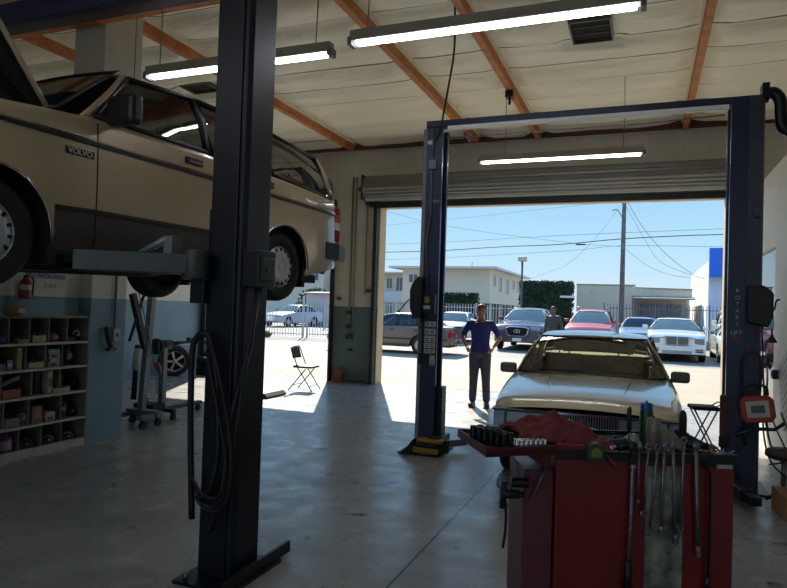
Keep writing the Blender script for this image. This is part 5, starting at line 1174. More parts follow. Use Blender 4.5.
t = cth('flashlight','grey metal tube lying slanted right of the black post','flashlight',.22,.22,ZT+.05,-.35); t.rotation_euler = (0,math.radians(24),CY-.35); b = MB(); b.lathe([(.001,-.07),(.018,-.07),(.018,.10),(.026,.13),(.026,.15),(.001,.15)],(0,0,0),'x',16); b.build('barrel', mat('grey_tube',(.24,.25,.27),.35,.5), t); b = MB(); b.lathe([(.019,-.02),(.019,.04)],(0,0,0),'x',16); b.build('grip_ring', blkp, t)
t = cth('work_glove','dark navy glove lying at the left of the cart mat','glove',cx_(616),.14,ZT,.3); b = MB(); b.cap((-.03,0,.02),(.03,0,.022),.022,.020)
for k_ in range(4): b.cap((.03,-.022+.015*k_,.022),(.075,-.03+.02*k_,.02+.012*(k_%2)),.009,.008)
b.cap((0,-.02,.02),(.025,-.055,.02),.010,.008); remeshed(b,'glove_body',mat('navy_glove',(.10,.11,.20),.8,0,.2,12),t,vox=.004,it=2); b = MB(); b.tube([(-.055,-.02,.02),(-.055,.02,.02)],.016,8); b.build('cuff', mat('grey_cuff',(.3,.3,.32)), t)
rnd = random.Random(5)
for k_, (px_,yy,nm,lb_) in enumerate(((604,.16,'black ring clamp among the bits at the left of the mat',0),(612,.05,'steel socket lying near the tape measure',1),(621,.07,'small dark nut spinner by the long ratchet',2),(640,.03,'bright socket at the foot of the green can',1),(668,.04,'chrome socket in front of the dirty cloth',1),(688,.06,'dark u-joint at the right of the cloth',2),(697,.10,'black impact socket under the grey tube',2),(703,.04,'brass fitting near the right end of the cart',3),(711,.06,'yellowish brass plug left of the brush',3),(718,.05,'steel adapter at the right end of the cart',1),(727,.04,'thin steel extension lying at the right corner',4))):
    t = cth('loose_socket' if lb_ < 3 else 'fitting', nm, 'small part', cx_(px_), yy, ZT, rnd.uniform(-1,1)); m_ = (blkp,chrome,rg_,mat('brass',(.62,.48,.22),.35,.8),steel)[lb_]
    if lb_ == 4: b = MB(); b.cyl((-.04,0,.008),(.09,0,.008),.005); b.build('rod', m_, t); b = MB(); b.cyl((-.06,0,.008),(-.03,0,.008),.009); b.build('square_end', m_, t)
    else: b = MB(); b.lathe([(.001,-.02),(.014,-.02),(.014,.002),(.011,.006),(.011,.022),(.005,.022),(.005,.0)],(0,0,.014),'x',12); b.build('socket_body', m_, t); b = MB(); b.lathe([(.0145,-.012),(.0145,-.006)],(0,0,.014),'x',12); b.build('groove', ink, t)
t = MB()
for k_ in range(60): t.cbox(cpt(rnd.uniform(W0+.16,W1-.03),rnd.uniform(.03,.46),ZT+.006+rnd.uniform(0,.012)),(rnd.uniform(.01,.03),rnd.uniform(.006,.016),.010),rz=rnd.uniform(0,3))
one(t,'loose_hardware',mat('grimy_bits',(.24,.22,.20),.5,.5,.4,40),'scatter of grimy nuts, bolts and bits over the cart mat','loose hardware',kind='stuff')
t = cth('air_ratchet','black air ratchet with coiled fittings lying near the right of the cart','air ratchet',cx_(692),.16,ZT+.02,-.3); b = MB(); b.cyl((-.07,0,.005),(.07,0,.0),.020); b.build('body', blkp, t); b = MB(); b.sphere((.085,0,.0),(.022,.016,.016)); b.build('head', dsteel, t)
t = cth('pliers','open steel pliers poking over the right corner of the cart','pliers',cx_(727),.02,ZT+.01,-.5)
for s in (1,-1): b = MB(); b.tube([(-.07,s*.02,0),(0,s*.004,0),(.05,-s*.006,0)],[.007,.008,.004],8); b.build('jaw_and_handle', steel, t)
# ------------------------------------------------------------------ right side: work light, cables, stool, box
wl = thing('work_light','red-orange rectangular work light hung on the right lift post','work light',(.99,6.80,.80)); wl.scale = (.95,.95,.95); wl.rotation_euler = (math.radians(-6),math.radians(-8),0)
ro = mat('red_orange_shell',(.66,.17,.10),.4,0,.15,8)
b = MB(); b.prism([(-.15,-.08),(-.11,-.13),(.11,-.13),(.15,-.08),(.15,.08),(.11,.13),(-.11,.13),(-.15,.08)],-.035,.035,'y'); b.build('shell', ro, wl, bevel=.012)
b = MB(); b.box(-.10,.10,-.042,-.034,-.08,.08); b.build('lens', mat('pale_lens',(.74,.72,.64),.3), wl, bevel=.003)
b = MB(); b.box(-.06,.06,-.046,-.041,-.035,.035); b.build('led_panel', mat('led_panel_grey',(.33,.34,.34),.4), wl)
b = MB(); b.tube(curve_pts([(-.10,0,.13),(-.11,0,.21),(0,0,.24),(.10,0,.21),(.11,0,.13)],4),.012,8); b.build('carry_handle', blkp, wl)
b = MB(); b.tube([(-.22,-.04,-.24),(-.10,0,-.20),(.0,0,-.19),(.12,0,-.20),(.22,-.02,-.14)],.018,8); b.tube([(-.06,0,-.19),(-.06,0,-.12)],.012,6); b.tube([(.06,0,-.19),(.06,0,-.12)],.012,6); b.build('stand', blkp, wl)
b = MB(); b.tube([(0,.035,.1),(0,.10,.12)],.01,6); b.build('rear_hook', blkp, wl)
hose('extension_cord',[(.90,6.84,.45),(.88,6.85,.9),(.86,6.85,1.18),(.92,6.85,1.32),(1.0,6.85,1.30),(1.02,6.84,1.15),(1.01,6.84,.9)],.013,hose_r,'brown-red hose looped on the right lift post above the work light','hose')
hose('extension_cord',[(1.36,8.5,1.06),(1.25,8.0,1.12),(1.13,7.2,1.05),(1.08,6.95,.75),(1.11,6.75,.45),(1.22,6.6,.35),(1.24,6.6,.55),(1.16,6.7,.8)],.009,mat('grey_cable',(.35,.34,.33),.5),'grey cable drooping from the white wall down beside the right post','cable')
hose('extension_cord',[(1.04,6.9,1.2),(1.06,6.9,.9),(1.05,6.85,.6),(1.09,6.7,.35),(1.20,6.5,.25),(1.28,6.4,.22)],.008,hose_m,'black cable hanging right of the work light into a loop','cable')
hose('extension_cord',[(1.02,6.9,1.75),(1.05,6.95,1.3),(1.06,6.92,1.0),(1.12,6.8,.7),(1.20,6.6,.42),(1.06,6.6,.34)],.007,hose_r,'thin reddish cable crossing the others by the right post','cable')
b = MB(); b.tube(curve_pts([(1.375,8.10,1.86),(1.34,8.10,1.84),(1.33,8.12,1.76),(1.29,8.16,1.70),(1.22,8.3,1.70)],4),.011,6); one(b,'wall_hook',blkp,'black curved hook high on the white wall','hook')
for (y,z,l_) in ((8.19,1.46,'dark cone-shaped funnel hanging on the white wall'),(8.45,1.16,'second darker funnel lower on the white wall, nearer the window')):
    t = thing('funnel',l_,'funnel',(1.32,y,z-.08)); b = MB(); b.lathe([(.055,0),(.05,.02),(.012,.08),(.008,.16)],(0,0,0),'z',14); b.build('cone', mat('funnel_black',(.10,.10,.10),.5), t, solid=.003); b = MB(); b.tube([(0,0,.15),(.02,0,.2),(.06,0,.2)],.004,5); b.build('hanger', dsteel, t)
t = thing('outlet_box','black socket box with cables on the white wall','electrical box',(1.375,8.2,1.03)); b = MB(); b.box(-.05,.024,-.04,.04,-.05,.05); b.build('box_body', blkp, t, bevel=.004); b = MB(); b.box(-.056,-.05,-.02,.02,-.02,.02); b.build('socket_face', grey_m, t)
t = thing('wall_chart','large white printed chart leaning over on the right wall','poster',(1.39,7.80,.90)); t.rotation_euler = (math.radians(-28),0,0)
b = MB(); b.box(-.004,.004,-.26,.26,-.36,.36); b.build('sheet', mat('chart_paper',(.80,.81,.82),.6), t)
b = MB()
for i in range(8):
    for j in range(4): b.box(-.0055,-.0042,-.22+.11*j,-.15+.11*j,-.30+.08*i,-.275+.08*i)
b.build('printed_rows', mat('chart_ink',(.50,.54,.58),.6), t)
t = thing('cardboard_box','brown cardboard box on the floor at the foot of the white wall','cardboard box',(1.24,6.22,0),.1); b = MB(); b.box(-.17,.13,-.16,.2,0,.20); b.build('box_body', card, t, bevel=.004); b = MB(); b.box(-.172,.132,-.02,.04,.201,.203); b.build('packing_tape', mat('brown_tape',(.50,.38,.25),.3), t)
t = thing('stool','brown padded round stool beside the white wall','stool',(1.18,6.62,0)); b = MB(); b.lathe([(.001,.40),(.12,.40),(.15,.42),(.15,.46),(.12,.485),(.001,.49)],(0,0,0),'z',24); b.build('seat', mat('brown_leatherette',(.22,.15,.13),.5), t)
b = MB(); b.cyl((0,0,.10),(0,0,.40),.022); b.build('column', steel, t)
for k_ in range(4): a_ = k_*PI/2+.3; b = MB(); b.tube([(0,0,.12),(.15*math.cos(a_),.15*math.sin(a_),.04)],.014,6); b.build('leg', blkp, t)
t = thing('folding_stool','black folding stool with crossed legs behind the cart','stool',(.66,8.25,0),.2); t.scale = (.8,.8,1)
b = MB(); b.box(-.19,.17,-.16,.16,.575,.62); b.build('seat', blk, t, bevel=.015); lm_ = mat('stool_tube',(.30,.30,.32),.35,.6)
for s in (1,-1):
    b = MB(); b.tube([(-.20,s*.14,0),(.14,s*.14,.58)],.011,8); b.build('leg', lm_, t); b = MB(); b.tube([(.20,s*.12,0),(-.16,s*.12,.58)],.011,8); b.build('leg', lm_, t)
b = MB(); b.tube([(-.2,-.14,.02),(-.2,.14,.02)],.009,6); b.build('foot_rail', lm_, t)
b = MB(); b.tube([(.1,-.1,.60),(.22,-.1,.66),(.22,.1,.66),(.1,.1,.60)],.008,6); b.build('grab_handle', lm_, t)
# ------------------------------------------------------------------ outdoors
def ground_mat():
    m, N, L, b = newmat('yard_concrete'); g = N.new('ShaderNodeNewGeometry'); sx = N.new('ShaderNodeSeparateXYZ'); L.new(g.outputs['Position'], sx.inputs[0])
    n = N.new('ShaderNodeTexNoise'); n.inputs['Scale'].default_value = .8; n.inputs['Detail'].default_value = 8; n.inputs['Roughness'].default_value = .65; L.new(g.outputs['Position'], n.inputs['Vector'])
    def mixc(f, a, b_):
        x = N.new('ShaderNodeMix'); x.data_type = 'RGBA'
        if hasattr(f,'links'): L.new(f, x.inputs[0])
        else: x.inputs[0].default_value = f
        for i, v in ((6,a),(7,b_)):
            if hasattr(v,'links'): L.new(v, x.inputs[i])
            else: x.inputs[i].default_value = (*lin(v),1)
        return x.outputs[2]
    near = mixc(n.outputs['Fac'], (.58,.53,.44), (.68,.63,.53)); far = mixc(n.outputs['Fac'], (.46,.44,.41), (.57,.54,.49))
    wob = math_n(N,L,'ADD', sx.outputs['Y'], math_n(N,L,'MULTIPLY', sx.outputs['X'], -.12))
    col = mixc(math_n(N,L,'GREATER_THAN', wob, 21.6), near, far)
    def band(o, x0, per, w_): return math_n(N,L,'LESS_THAN', math_n(N,L,'PINGPONG', math_n(N,L,'SUBTRACT', o, x0), per/2), w_)
    j = math_n(N,L,'MAXIMUM', band(sx.outputs['X'],-1.2,4.5,.012), band(sx.outputs['Y'],16.5,4.0,.012))
    col = mixc(math_n(N,L,'MULTIPLY', j, .5), col, (.35,.32,.28))
    L.new(col, b.inputs['Base Color']); b.inputs['Roughness'].default_value = .8
    return m
mb = MB(); mb.grid(lambda u,v: (lerp(-70,50,u), lerp(12.9,120,v**1.5), gz(lerp(12.9,120,v**1.5)) if lerp(12.9,120,v**1.5) < 34 else gz(34)), 20, 60); gr = struct(mb, 'ground', ground_mat())
mb = MB(); mb.box(-40,40,-45,-7.0,-.2,-.005); struct(mb, 'ground_rear', gr.data.materials[0])
galvf = mat('white_fence_paint', (.72,.72,.72), .5, .2, .1, 6); gfence = mat('grey_fence_paint', (.42,.44,.48), .5, .2, .15, 6)
def fence(name, label, p0, p1, h, m, post=2.6, pick=.13, cat='fence', r=.011):
    p0, p1 = Vector((*p0,0)), Vector((*p1,0)); L_ = (p1-p0).length; a = math.atan2(p1.y-p0.y, p1.x-p0.x)
    t = thing(name, label, cat, (p0.x,p0.y,gz((p0.y+p1.y)/2)), a); n_p = max(1, round(L_/post))
    for k_ in range(n_p+1):
        x = L_*k_/n_p; b = MB(); b.box(x-.035,x+.035,-.035,.035,0,h+.05); b.build('post', m, t)
    for k_ in range(n_p):
        x0, x1 = L_*k_/n_p, L_*(k_+1)/n_p; b = MB(); b.box(x0,x1,-.015,.015,.15,.19); b.box(x0,x1,-.015,.015,h-.22,h-.18)
        q = x0+pick
        while q < x1-.03: b.box(q-r,q+r,-r,r,.05,h); q += pick
        b.build('picket_panel', m, t)
    return t
fence('picket_fence','pale metal picket fence beyond the left bay', (-22,24.2), (-14.6,25.9), 1.9, galvf)
fence('picket_gate','pale metal gate section right of the picket fence post, by the block pier', (-14.4,25.9), (-11.6,26.4), 1.9, galvf, post=1.4, cat='gate')
fence('picket_fence','long pale picket fence behind the bronze brown sedan', (-18,34.5), (-6.2,34.0), 1.75, galvf, pick=.16, r=.018)
fence('bar_fence','grey bar fence behind the white sedan and the carport', (-1.9,33.6), (5.2,33.6), 1.95, gfence, pick=.15, r=.016)
curb_m = mat('tan_curb', (.60,.55,.45), .8, 0, .2, 4)
b = MB(); b.box(1.4,8.5,31.6,32.0,.2,.62); one(b,'low_wall',curb_m,'low tan concrete wall to the right of the white sedan outside','low wall',bevel=.02)
leaf = mat('hedge_green', (.17,.26,.13), .7, 0, .5, 9, rgb2=(.07,.13,.06)); leaf2 = mat('shrub_green', (.33,.42,.22), .7, 0, .5, 9, rgb2=(.16,.24,.10))
def leafy(name, label, cat, x0,x1,y0,y1,z0,z1, m, dens=900, s=.12, round_=False, seed=1):
    rnd = random.Random(seed); b = MB(); cx, cy, cz_ = (x0+x1)/2,(y0+y1)/2,(z0+z1)/2
    if not round_: b.box(x0+.1,x1-.1,y0+.1,y1-.1,z0,z1-.08)
    else: b.sphere((cx,cy,cz_),((x1-x0)*.42,(y1-y0)*.42,(z1-z0)*.42),16,10)
    for _ in range(dens):
        if round_:
            a, c_ = rnd.uniform(0,2*PI), rnd.uniform(-1,1); q = math.sqrt(1-c_*c_); f = rnd.uniform(.8,1.05)*.5
            p = Vector((cx+(x1-x0)*f*q*math.cos(a), cy+(y1-y0)*f*q*math.sin(a), cz_+(z1-z0)*f*c_))
        else:
            fc = rnd.random()
            p = Vector((rnd.uniform(x0,x1), y0+rnd.uniform(-.05,.1), rnd.uniform(z0,z1))) if fc < .6 else Vector((rnd.uniform(x0,x1), rnd.uniform(y0,y1), z1+rnd.uniform(-.1,.08))) if fc < .85 else Vector((rnd.choice((x0,x1)), rnd.uniform(y0,y1), rnd.uniform(z0,z1)))
        e1 = Vector((rnd.gauss(0,1),rnd.gauss(0,1),rnd.gauss(0,1))).normalized(); e2 = e1.cross(Vector((rnd.gauss(0,1),rnd.gauss(0,1),rnd.gauss(0,1)))).normalized()
        k_ = s*rnd.uniform(.5,1.2); b.af([b.av(p+e1*k_), b.av(p+e2*k_*.5), b.av(p-e1*k_), b.av(p-e2*k_*.5)])
    return one(b, name, m, label, cat, weld=False)
leafy('ivy_hedge','tall clipped dark green hedge wall left of the low beige building','hedge',-7.7,-4.35,42,43.2,.2,3.62,leaf,2600,seed=2)
leafy('ivy_hedge','lower dark green hedge in front of the cream apartment block','hedge',-13.6,-10.6,42,43,.2,2.72,leaf,2200,seed=3)
leafy('shrub','round green shrub behind the picket fence by the pale shed','shrub',-24.4,-21.2,41,43.5,.3,2.9,leaf2,1800,.14,True,4)
leafy('shrub','small yellowish plant growing behind the low tan wall','shrub',1.7,2.6,32.5,33.3,.3,1.35,mat('dry_plant',(.55,.52,.38),.8,0,.4,9,rgb2=(.35,.40,.22)),900,.08,True,5)
leafy('weed','small green weed at the foot of the picket fence','weed',-16.2,-15.6,24.7,25.0,.12,.42,leaf2,160,.06,True,6)
# pale shed behind the fence
sd_ = thing('garden_shed','pale pinkish box shed with a tan roof behind the picket fence','shed',(-20.7,39,gz(34)))
b = MB(); b.box(-.8,.8,-.6,.8,0,2.2); b.build('shed_body', mat('pinkish_white',(.76,.68,.66),.6), sd_); b = MB(); b.prism([(-.75,2.18),(.95,2.3),(.95,2.36),(-.75,2.26)],-.95,.95,'x'); b.build('shed_roof', mat('tan_roof',(.72,.62,.48),.7), sd_)
b = MB(); b.box(-.55,-.02,-.62,-.6,.1,1.95); b.build('shed_door', mat('pinkish_white'  ,(.8,.8,.8)), sd_); b = MB(); b.box(.02,.55,-.62,-.6,.1,1.95); b.build('shed_door', MATS['pinkish_white'], sd_)
# buildings
cream = mat('cream_stucco', (.86,.80,.70), .85, 0, .06, 1.5); roofw = mat('pale_roof_slab', (.80,.80,.80), .6, 0, .06, 2); winm = mat('distant_window', (.38,.42,.44), .15, 0, .3, 1); shade = mat('carport_shade', (.25,.22,.18), .8, 0, .2, 2)
def window(t, x0,x1,z0,z1,y, axis='y', side=-1, name='window'):
    b = MB(); f = MB()
    def bx(q, x0,x1,z0,z1, d0, d1):
        if axis == 'y': q.box(x0,x1,min(y+side*d0,y+side*d1),max(y+side*d0,y+side*d1),z0,z1)
        else: q.box(min(y+side*d0,y+side*d1),max(y+side*d0,y+side*d1),x0,x1,z0,z1)
    q = .07
    bx(b,x0-q,x0,z0-q,z1+q,-.05,.06); bx(b,x1,x1+q,z0-q,z1+q,-.05,.06); bx(b,x0,x1,z0-q,z0,-.05,.06); bx(b,x0,x1,z1,z1+q,-.05,.06); bx(b,(x0+x1)/2-.03,(x0+x1)/2+.03,z0,z1,-.05,.05)
    o = b.build(name, roofw, t); bx(f,x0,x1,z0,z1,-.02,.02); f.build('pane', winm, o); return o
ap = thing('apartment_building','cream two-storey apartment block with flat pale roof, seen between the lift posts','building',(-17,55,0))
c = (-17,55,0); ap.location = (0,0,0)
b = MB(); b.box(-20.8,-12.65,55,71,2.3,5.30); b.box(-20.8,-13.6,56,71,0,2.3); b.build('walls', cream, ap)
b = MB(); b.box(-21.9,-11.9,54.1,71.6,5.30,5.48); b.build('roof', roofw, ap)
b = MB(); b.box(-13.6,-13.4,57,70,.2,2.3); b.box(-13.4,-12.7,57,70,2.2,2.3); b.build('carport_shade_panel', shade, ap)  # dark sheets inside the carport, its shade put into their colour
for y in (56,60,65,70): b = MB(); b.box(-12.9,-12.7,y,y+.2,0,2.3); b.build('carport_post', cream, ap)
window(ap,-20.15,-19.35,4.05,4.75,55); window(ap,-18.6,-18.2,4.05,4.75,55)
for (y0,y1,z0,z1) in ((56.3,57.2,3.9,4.8),(58.6,59.8,3.5,4.8),(61.8,63.2,3.4,4.8),(65.0,66.2,3.9,4.8),(67.6,68.8,3.7,4.8)): window(ap,y0,y1,z0,z1,-12.65,'x',1)
for x,y in ((-19.6,57),(-15.6,60)): b = MB(); b.cyl((x,y,5.4),(x,y,6.3 if x > -16 else 5.9),.07); b.build('roof_vent_pipe', roofw, ap)
a2 = thing('apartment_building','cream apartment block with a white balcony at the left jamb of the main opening','building',(0,0,0))
b = MB(); b.box(-31,-22.9,62,74,0,5.2); b.build('walls', mat('warm_cream_stucco',(.88,.80,.66),.85,0,.06,1.5), a2); b = MB(); b.box(-31.4,-22.7,61.2,74.4,5.2,5.36); b.build('roof', roofw, a2)
b = MB(); b.box(-30,-22.4,60.9,61.0,2.35,3.35)
b.build('balcony_rail', mat('white_balcony',(.82,.82,.82),.5), a2); b = MB(); b.box(-30,-22.4,60.9,62,2.2,2.36); b.build('balcony_floor', roofw, a2)
window(a2,-25.2,-24.6,3.7,4.7,62); window(a2,-24.1,-23.4,3.45,4.75,62); window(a2,-25.2,-24.5,.9,2.0,62)
a3 = thing('apartment_building','plain cream building far behind the picket fence and pale shed','building',(0,0,0))
b = MB(); b.box(-44,-31.6,60,70,0,6.2); b.build('walls', cream, a3); b = MB(); b.box(-44.4,-31.5,59.4,70.4,6.2,6.4); b.build('roof', roofw, a3)
window(a3,-33.1,-32.2,4.3,5.5,60); window(a3,-36,-35.1,4.3,5.5,60); window(a3,-39.8,-38.8,4.3,5.5,60)
lb = thing('commercial_building','low beige flat-roofed building with a shaded loading bay','building',(0,0,0))
bei = block_mat('beige_rendered_block', (.84,.79,.70), (.82,.77,.68), 1.0, bricks=False)
b = MB(); b.box(-4.35,-.75,45,52,0,3.62); b.box(-.75,2.78,45,52,2.95,3.40); b.box(-.75,2.78,48,52,0,2.95); b.box(-.80,-.70,45.0,48,0,2.95); b.build('walls', bei, lb)
b = MB(); b.prism([(-4.38,3.60),(-.7,3.60),(-.7,3.42),(2.8,3.38),(2.8,3.46),(-.62,3.52),(-.64,3.68),(-4.38,3.68)],44.96,45.1,'y'); b.build('parapet', mat('worn_parapet',(.66,.60,.50),.8,0,.3,4), lb)
b = MB(); b.prism([(43.8,2.72),(45,2.88),(45,2.94),(43.8,2.80)],-.75,2.9,'x'); b.build('awning', mat('grey_awning',(.50,.51,.52),.5,.3,.2,5), lb)
for x in (-.70, 2.3): b = MB(); b.box(x-.05,x+.05,43.9,44.0,0,2.75); b.build('awning_post', mat('grey_post',(.45,.47,.5)), lb)
b = MB(); b.box(-.4,2.3,47.9,48.0,.2,2.5); b.build('inner_shutter', mat('blue_grey_shutter',(.52,.55,.60),.5), lb)
wb2 = thing('white_warehouse','white warehouse with a bright blue fascia panel at the right jamb','building',(0,0,0))
b = MB(); b.box(3.33,14,40,55,0,4.85); b.build('walls', block_mat('white_siding',(.80,.83,.88),(.78,.81,.86),.5,bw=8,bh=.25), wb2)
b = MB(); b.box(3.28,3.33,40,55,0,4.85); b.build('side_wall', mat('bright_white_wall',(.93,.93,.92),.7,0,.04,2), wb2)
b = MB(); b.box(3.28,12,39.5,40,3.95,5.55); b.build('blue_fascia', mat('bright_blue_panel',(.10,.42,.86),.4,0,.05,3), wb2)
b = MB(); b.box(5,9,39.95,40.0,0,3.0); b.build('roller_door', mat('pale_blue_door',(.55,.62,.72),.5), wb2)
b = MB(); b.box(-4.95,-4.15,40.9,42.0,2.62,2.74); one(b,'white_canopy',white_m,'small white flat canopy jutting from the tall hedge wall','canopy')
# utility pole, lamp post, wires
pl = thing('utility_pole','tall weathered wooden utility pole behind the parked cars','utility pole',(-1.36,42,.2))
b = MB(); b.tube([(0,0,0),(0,0,5),(0.02,0,11.5)],[.16,.14,.11],12); b.build('pole_shaft', mat('weathered_pole',(.45,.42,.40),.8,0,.3,4), pl)
b = MB(); b.box(-.9,.9,-.06,.06,8.7,8.82) if 0 else b.tube([(-.02,-.1,7.4),(-.35,-.15,7.95),(-.5,-.15,8.0)],.03,6); b.build('lamp_arm', mat('grey_post'), pl)
b = MB(); b.sphere((-.58,-.15,7.98),(.16,.09,.07)); b.build('street_lamp_head', roofw, pl)
b = MB(); b.box(-.12,.12,-.2,-.14,5.5,5.9); b.cyl((.1,-.16,4.6),(.1,-.16,5.2),.04); b.build('pole_hardware', grey_m, pl)
b = MB(); b.box(-.55,.55,-.12,-.05,10.6,10.72); b.build('cross_arm', mat('weathered_pole'), pl)
lp = thing('lamp_post','slim lamp post with a square head in front of the apartment block','lamp post',(-5.75,32,gz(32)))
b = MB(); b.cyl((0,0,0),(0,0,4.0),.05); b.build('post', mat('dark_post',(.35,.34,.33),.5), lp); b = MB(); b.box(-.20,.20,-.2,.2,3.95,4.18); b.build('lamp_head', mat('cream_head',(.78,.74,.64),.5), lp, bevel=.03)
wm = mat('aged_wire', (.33,.37,.42), .6, 0, .1, 3)
WY = [42.1]
def wire(P, r, label):
    WY[0] += .09
    b = MB(); b.tube(curve_pts([(x,WY[0],z) for x,z in P],4), r, 5); one(b,'power_line',wm,label,'wire','overhead wires')
wire([(-40,5.6),(-17.2,5.6),(-9.05,5.94),(-5.17,6.08),(-1.43,6.4),(2.4,6.57),(4.32,6.61),(14,6.9)], .032, 'thickest overhead cable crossing the sky at mid height')
wire([(-40,6.1),(-17.2,6.19),(-5.19,6.66),(4.31,6.96),(14,7.2)], .013, 'thin overhead wire just above the thickest cable')
wire([(-40,4.9),(-17.2,5.09),(-5.16,5.66),(-1.42,5.99),(4.33,5.9),(14,5.9)], .012, 'lowest of the level overhead wires')
wire([(-40,6.5),(-17.3,7.58),(-4.62,8.58),(-1.35,8.8),(4.27,9.21),(14,9.6)], .010, 'highest faint overhead wire')
wire([(-24,10.2),(-17.47,8.59),(-14.73,7.82),(-11.13,7.13),(-4.56,6.21),(-1.4,5.95)], .010, 'faint wire slanting down from upper left to the pole')
wire([(-1.25,8.9),(-.41,7.41),(.41,6.29),(1.44,5.19),(2.66,4.24),(3.3,4.0)], .014, 'right of two steep wires dropping from the pole to the warehouse')
wire([(-1.3,8.6),(-.4,6.91),(.54,5.31),(1.34,4.71),(2.66,4.18),(3.3,4.0)], .010, 'left of two steep wires dropping from the pole to the warehouse')
wire([(-1.42,5.99),(-.07,4.88),(1.18,4.28),(2.56,4.06),(3.3,4.05)], .010, 'sagging low wire from the pole to the warehouse')
wire([(-1.49,8.8),(-2.75,6.95),(-4.53,5.05),(-6.07,4.27),(-8,3.6)], .009, 'faint wire dropping left from the pole towards the hedge')
b = MB(); b.box(-4.2,-3.6,41.96,42.04,6.00,6.08)
one(b,'splice_case',ink,'small dark splice case on the wire left of the pole','splice case')
# distant houses closing the view to the left and right
dh = thing('distant_building','long plain pale building far off at the right of the yard','building',(0,0,0))
b = MB(); b.box(15,34,50,60,0,5); b.build('walls', cream, dh); b = MB(); b.box(14.7,34.3,49.7,60.3,5,5.2); b.build('roof', roofw, dh)
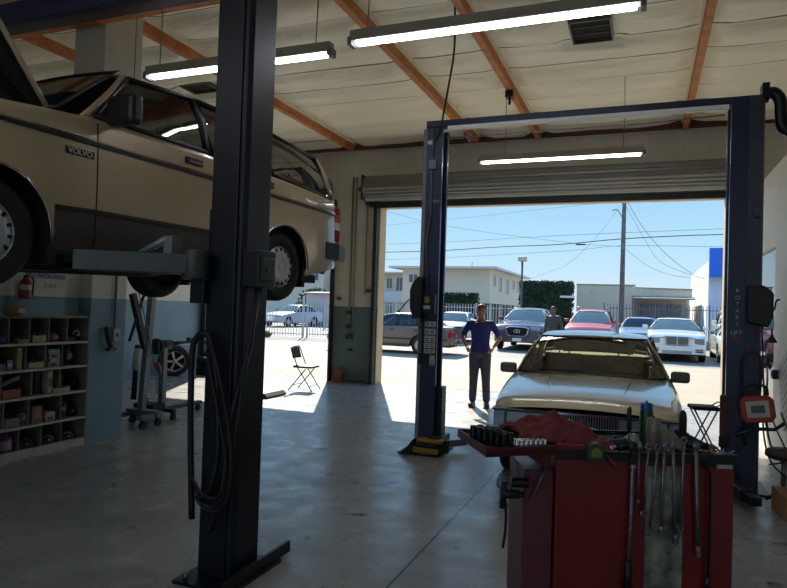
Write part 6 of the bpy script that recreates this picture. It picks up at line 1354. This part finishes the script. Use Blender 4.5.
# ------------------------------------------------------------------ people
skin = mat('skin', (.55,.38,.29), .55, 0, .08, 10); skin_d = mat('skin_deep', (.42,.28,.21), .55, 0, .08, 10)
hair = mat('dark_hair', (.10,.075,.06), .6, 0, .3, 40)
def person(label, loc, rz, H, shirt, trous, pose, hairm=hair, sk=skin, long_sleeve=False):
    t = thing('person', label, 'person', loc, rz); k = H/1.75; V = lambda x,y,z: (x*k,y*k,z*k)
    b = MB()                                   # body faces -y
    def C_(p0,p1,r0_,r1_,q=None): (q or b).cap(V(*p0),V(*p1),r0_*k,r1_*k)
    hip = {1:(.09,0,.90),-1:(-.09,0,.90)}; kn = pose['knee']; an = pose['ankle']; el = pose['elbow']; wr_ = pose['wrist']; sh_ = {1:(.185,.0,1.43),-1:(-.185,.0,1.43)}
    tor = [((0,.0,.93),.15,.10),((0,.0,1.05),.145,.10),((0,-.005,1.2),.155,.11),((0,0,1.34),.17,.115),((0,.01,1.44),.13,.085)]
    def torso(q, e, z0=.84, z1=1.54):
        T = [(.82,.13,.10),(.90,.160,.112),(.98,.158,.112),(1.10,.138,.10),(1.22,.145,.106),(1.34,.165,.112),(1.41,.165,.10),(1.46,.115,.078),(1.50,.062,.058),(1.56,.052,.052)]
        def fn(u, v):
            z = lerp(z0, z1, v); i = [x[0] for x in T]; rx = ip([(x[0],x[1]) for x in T], z)+e; ry = ip([(x[0],x[2]) for x in T], z)+e
            c_ = 1 if .001 < v < .999 else 0; a = 2*PI*u; return V(rx*c_*math.cos(a), ry*c_*math.sin(a)+.005, z)
        q.grid(fn, 20, 24)
    torso(b, 0)
    C_((0,.01,1.42),(0,.0,1.56),.055,.052)
    for s in (1,-1):
        C_(hip[s],kn[s],.088,.058); C_(kn[s],an[s],.056,.038)
        f = an[s]; C_((f[0],f[1]+.03,.04),(f[0]+s*.02,f[1]-.17,.035),.042,.036)
        C_((sh_[s][0]*.55,.005,1.44),sh_[s],.052,.05); C_(sh_[s],el[s],.045,.036); C_(el[s],wr_[s],.036,.026)
        d = (Vector(wr_[s])-Vector(el[s])).normalized(); w0 = Vector(wr_[s]); side = d.cross(Vector((0,1,0))).normalized(); fw = side.cross(d)
        pe = w0+d*.085; b.cap(V(*(w0+d*.02)),V(*pe),.030*k,.032*k)
        for i,(o,l) in enumerate(((-.027,.060),(-.009,.072),(.010,.068),(.027,.055))):
            p0 = pe+fw*o; p1 = p0+d*l*.55-side*.01*s; p2 = p1+d*l*.4-side*.022*s
            b.tube([V(*p0),V(*p1),V(*p2)],[.011*k,.010*k,.008*k],8); b.sphere(V(*p2),.008*k,8,6)
        p0 = w0+d*.03-fw*.025; b.tube([V(*p0),V(*(p0+d*.03-fw*.025)),V(*(p0+d*.06-fw*.03))],[.013*k,.012*k,.009*k],8)
    hd = Vector(pose.get('head',(0,-.015,1.645)))
    b.sphere(V(*hd),(.078*k,.095*k,.105*k),18,14); b.sphere(V(hd.x,hd.y-.02,hd.z-.06),(.058*k,.068*k,.062*k),14,10)
    b.cap(V(hd.x,hd.y-.09,hd.z+.015),V(hd.x,hd.y-.112,hd.z-.022),.012*k,.017*k)          # nose
    b.cap(V(hd.x-.022,hd.y-.088,hd.z-.058),V(hd.x+.022,hd.y-.088,hd.z-.058),.010*k,.010*k) # lips
    for s in (1,-1): b.sphere(V(hd.x+s*.08,hd.y+.005,hd.z-.01),(.012*k,.02*k,.032*k),8,8)
    remeshed(b,'body',sk,t,vox=.011,it=3)
    e = MB()
    for s in (1,-1): e.sphere(V(hd.x+s*.031,hd.y-.083,hd.z+.008),.014*k,10,8)
    e.build('eyes', mat('eye_dark',(.08,.06,.05),.2), t)
    h = MB(); h.grid(lambda u,v:(lambda a,c_: V(hd.x+.086*math.sin(c_)*math.cos(a), hd.y+.012+.098*math.sin(c_)*math.sin(a), hd.z+.018+.106*math.cos(c_)))(2*PI*u, v*(.50+.14*math.sin(2*PI*u))*PI), 24, 8); h.build('hair', hairm, t, solid=.012)
    q = MB()                                    # shirt
    torso(q, .018, .90, 1.475)
    for s in (1,-1):
        C_((sh_[s][0]*.5,.005,1.43),sh_[s],.058,.060,q)
        m_ = Vector(sh_[s]).lerp(Vector(el[s]), 1 if long_sleeve else .72); q.cap(V(*sh_[s]),V(*m_),.060*k,.055*k)
        if long_sleeve: q.cap(V(*el[s]),V(*Vector(el[s]).lerp(Vector(wr_[s]),.92)),.054*k,.036*k)
    remeshed(q,'shirt',shirt,t,vox=.013,it=4)
    q = MB(); q.sphere(V(0,0,.93),(.165*k,.122*k,.10*k),16,10)
    for s in (1,-1): q.cap(V(*hip[s]),V(*kn[s]),.106*k,.078*k); q.cap(V(*kn[s]),V(an[s][0],an[s][1],.13),.076*k,.066*k)
    remeshed(q,'trousers',trous,t,vox=.013,it=4)
    for s in (1,-1):
        f = an[s]; q = MB(); q.cap(V(f[0],f[1]+.035,.048),V(f[0]+s*.02,f[1]-.175,.040),.050*k,.042*k); q.box(*[v*k for v in (f[0]-.045,f[0]+.055,f[1]-.215,f[1]+.08,0,.022)]); remeshed(q,'shoe',mat('dark_shoe',(.14,.13,.13),.5),t,vox=.009,it=2)
    return t
stand = dict(knee={1:(.11,-.02,.49),-1:(-.10,.01,.49)}, ankle={1:(.13,.0,.08),-1:(-.11,.03,.08)}, elbow={1:(.33,.07,1.19),-1:(-.33,.07,1.19)}, wrist={1:(.22,-.10,1.02),-1:(-.22,-.10,1.02)})
person('person in royal blue shirt and slate trousers standing in the bay opening, elbows out', (-2.60,10.72,0), math.radians(10), 1.73, mat('royal_blue_shirt',(.09,.13,.45),.75,0,.15,8), mat('slate_trousers',(.22,.26,.32),.8,0,.15,8), stand)
relaxed = dict(knee={1:(.10,-.02,.49),-1:(-.10,-.02,.49)}, ankle={1:(.11,.02,.08),-1:(-.11,.02,.08)}, elbow={1:(.26,.04,1.14),-1:(-.26,.04,1.14)}, wrist={1:(.25,-.06,.90),-1:(-.25,-.06,.90)})
person('person in a dark jacket standing outside beyond the beige sedan roof', (-2.55,19.6,gz(19.6)), math.radians(-20), 1.76, mat('dark_slate_jacket',(.19,.22,.25),.75,0,.15,8), mat('dark_trousers',(.15,.15,.17),.8), relaxed, sk=skin_d, long_sleeve=True)
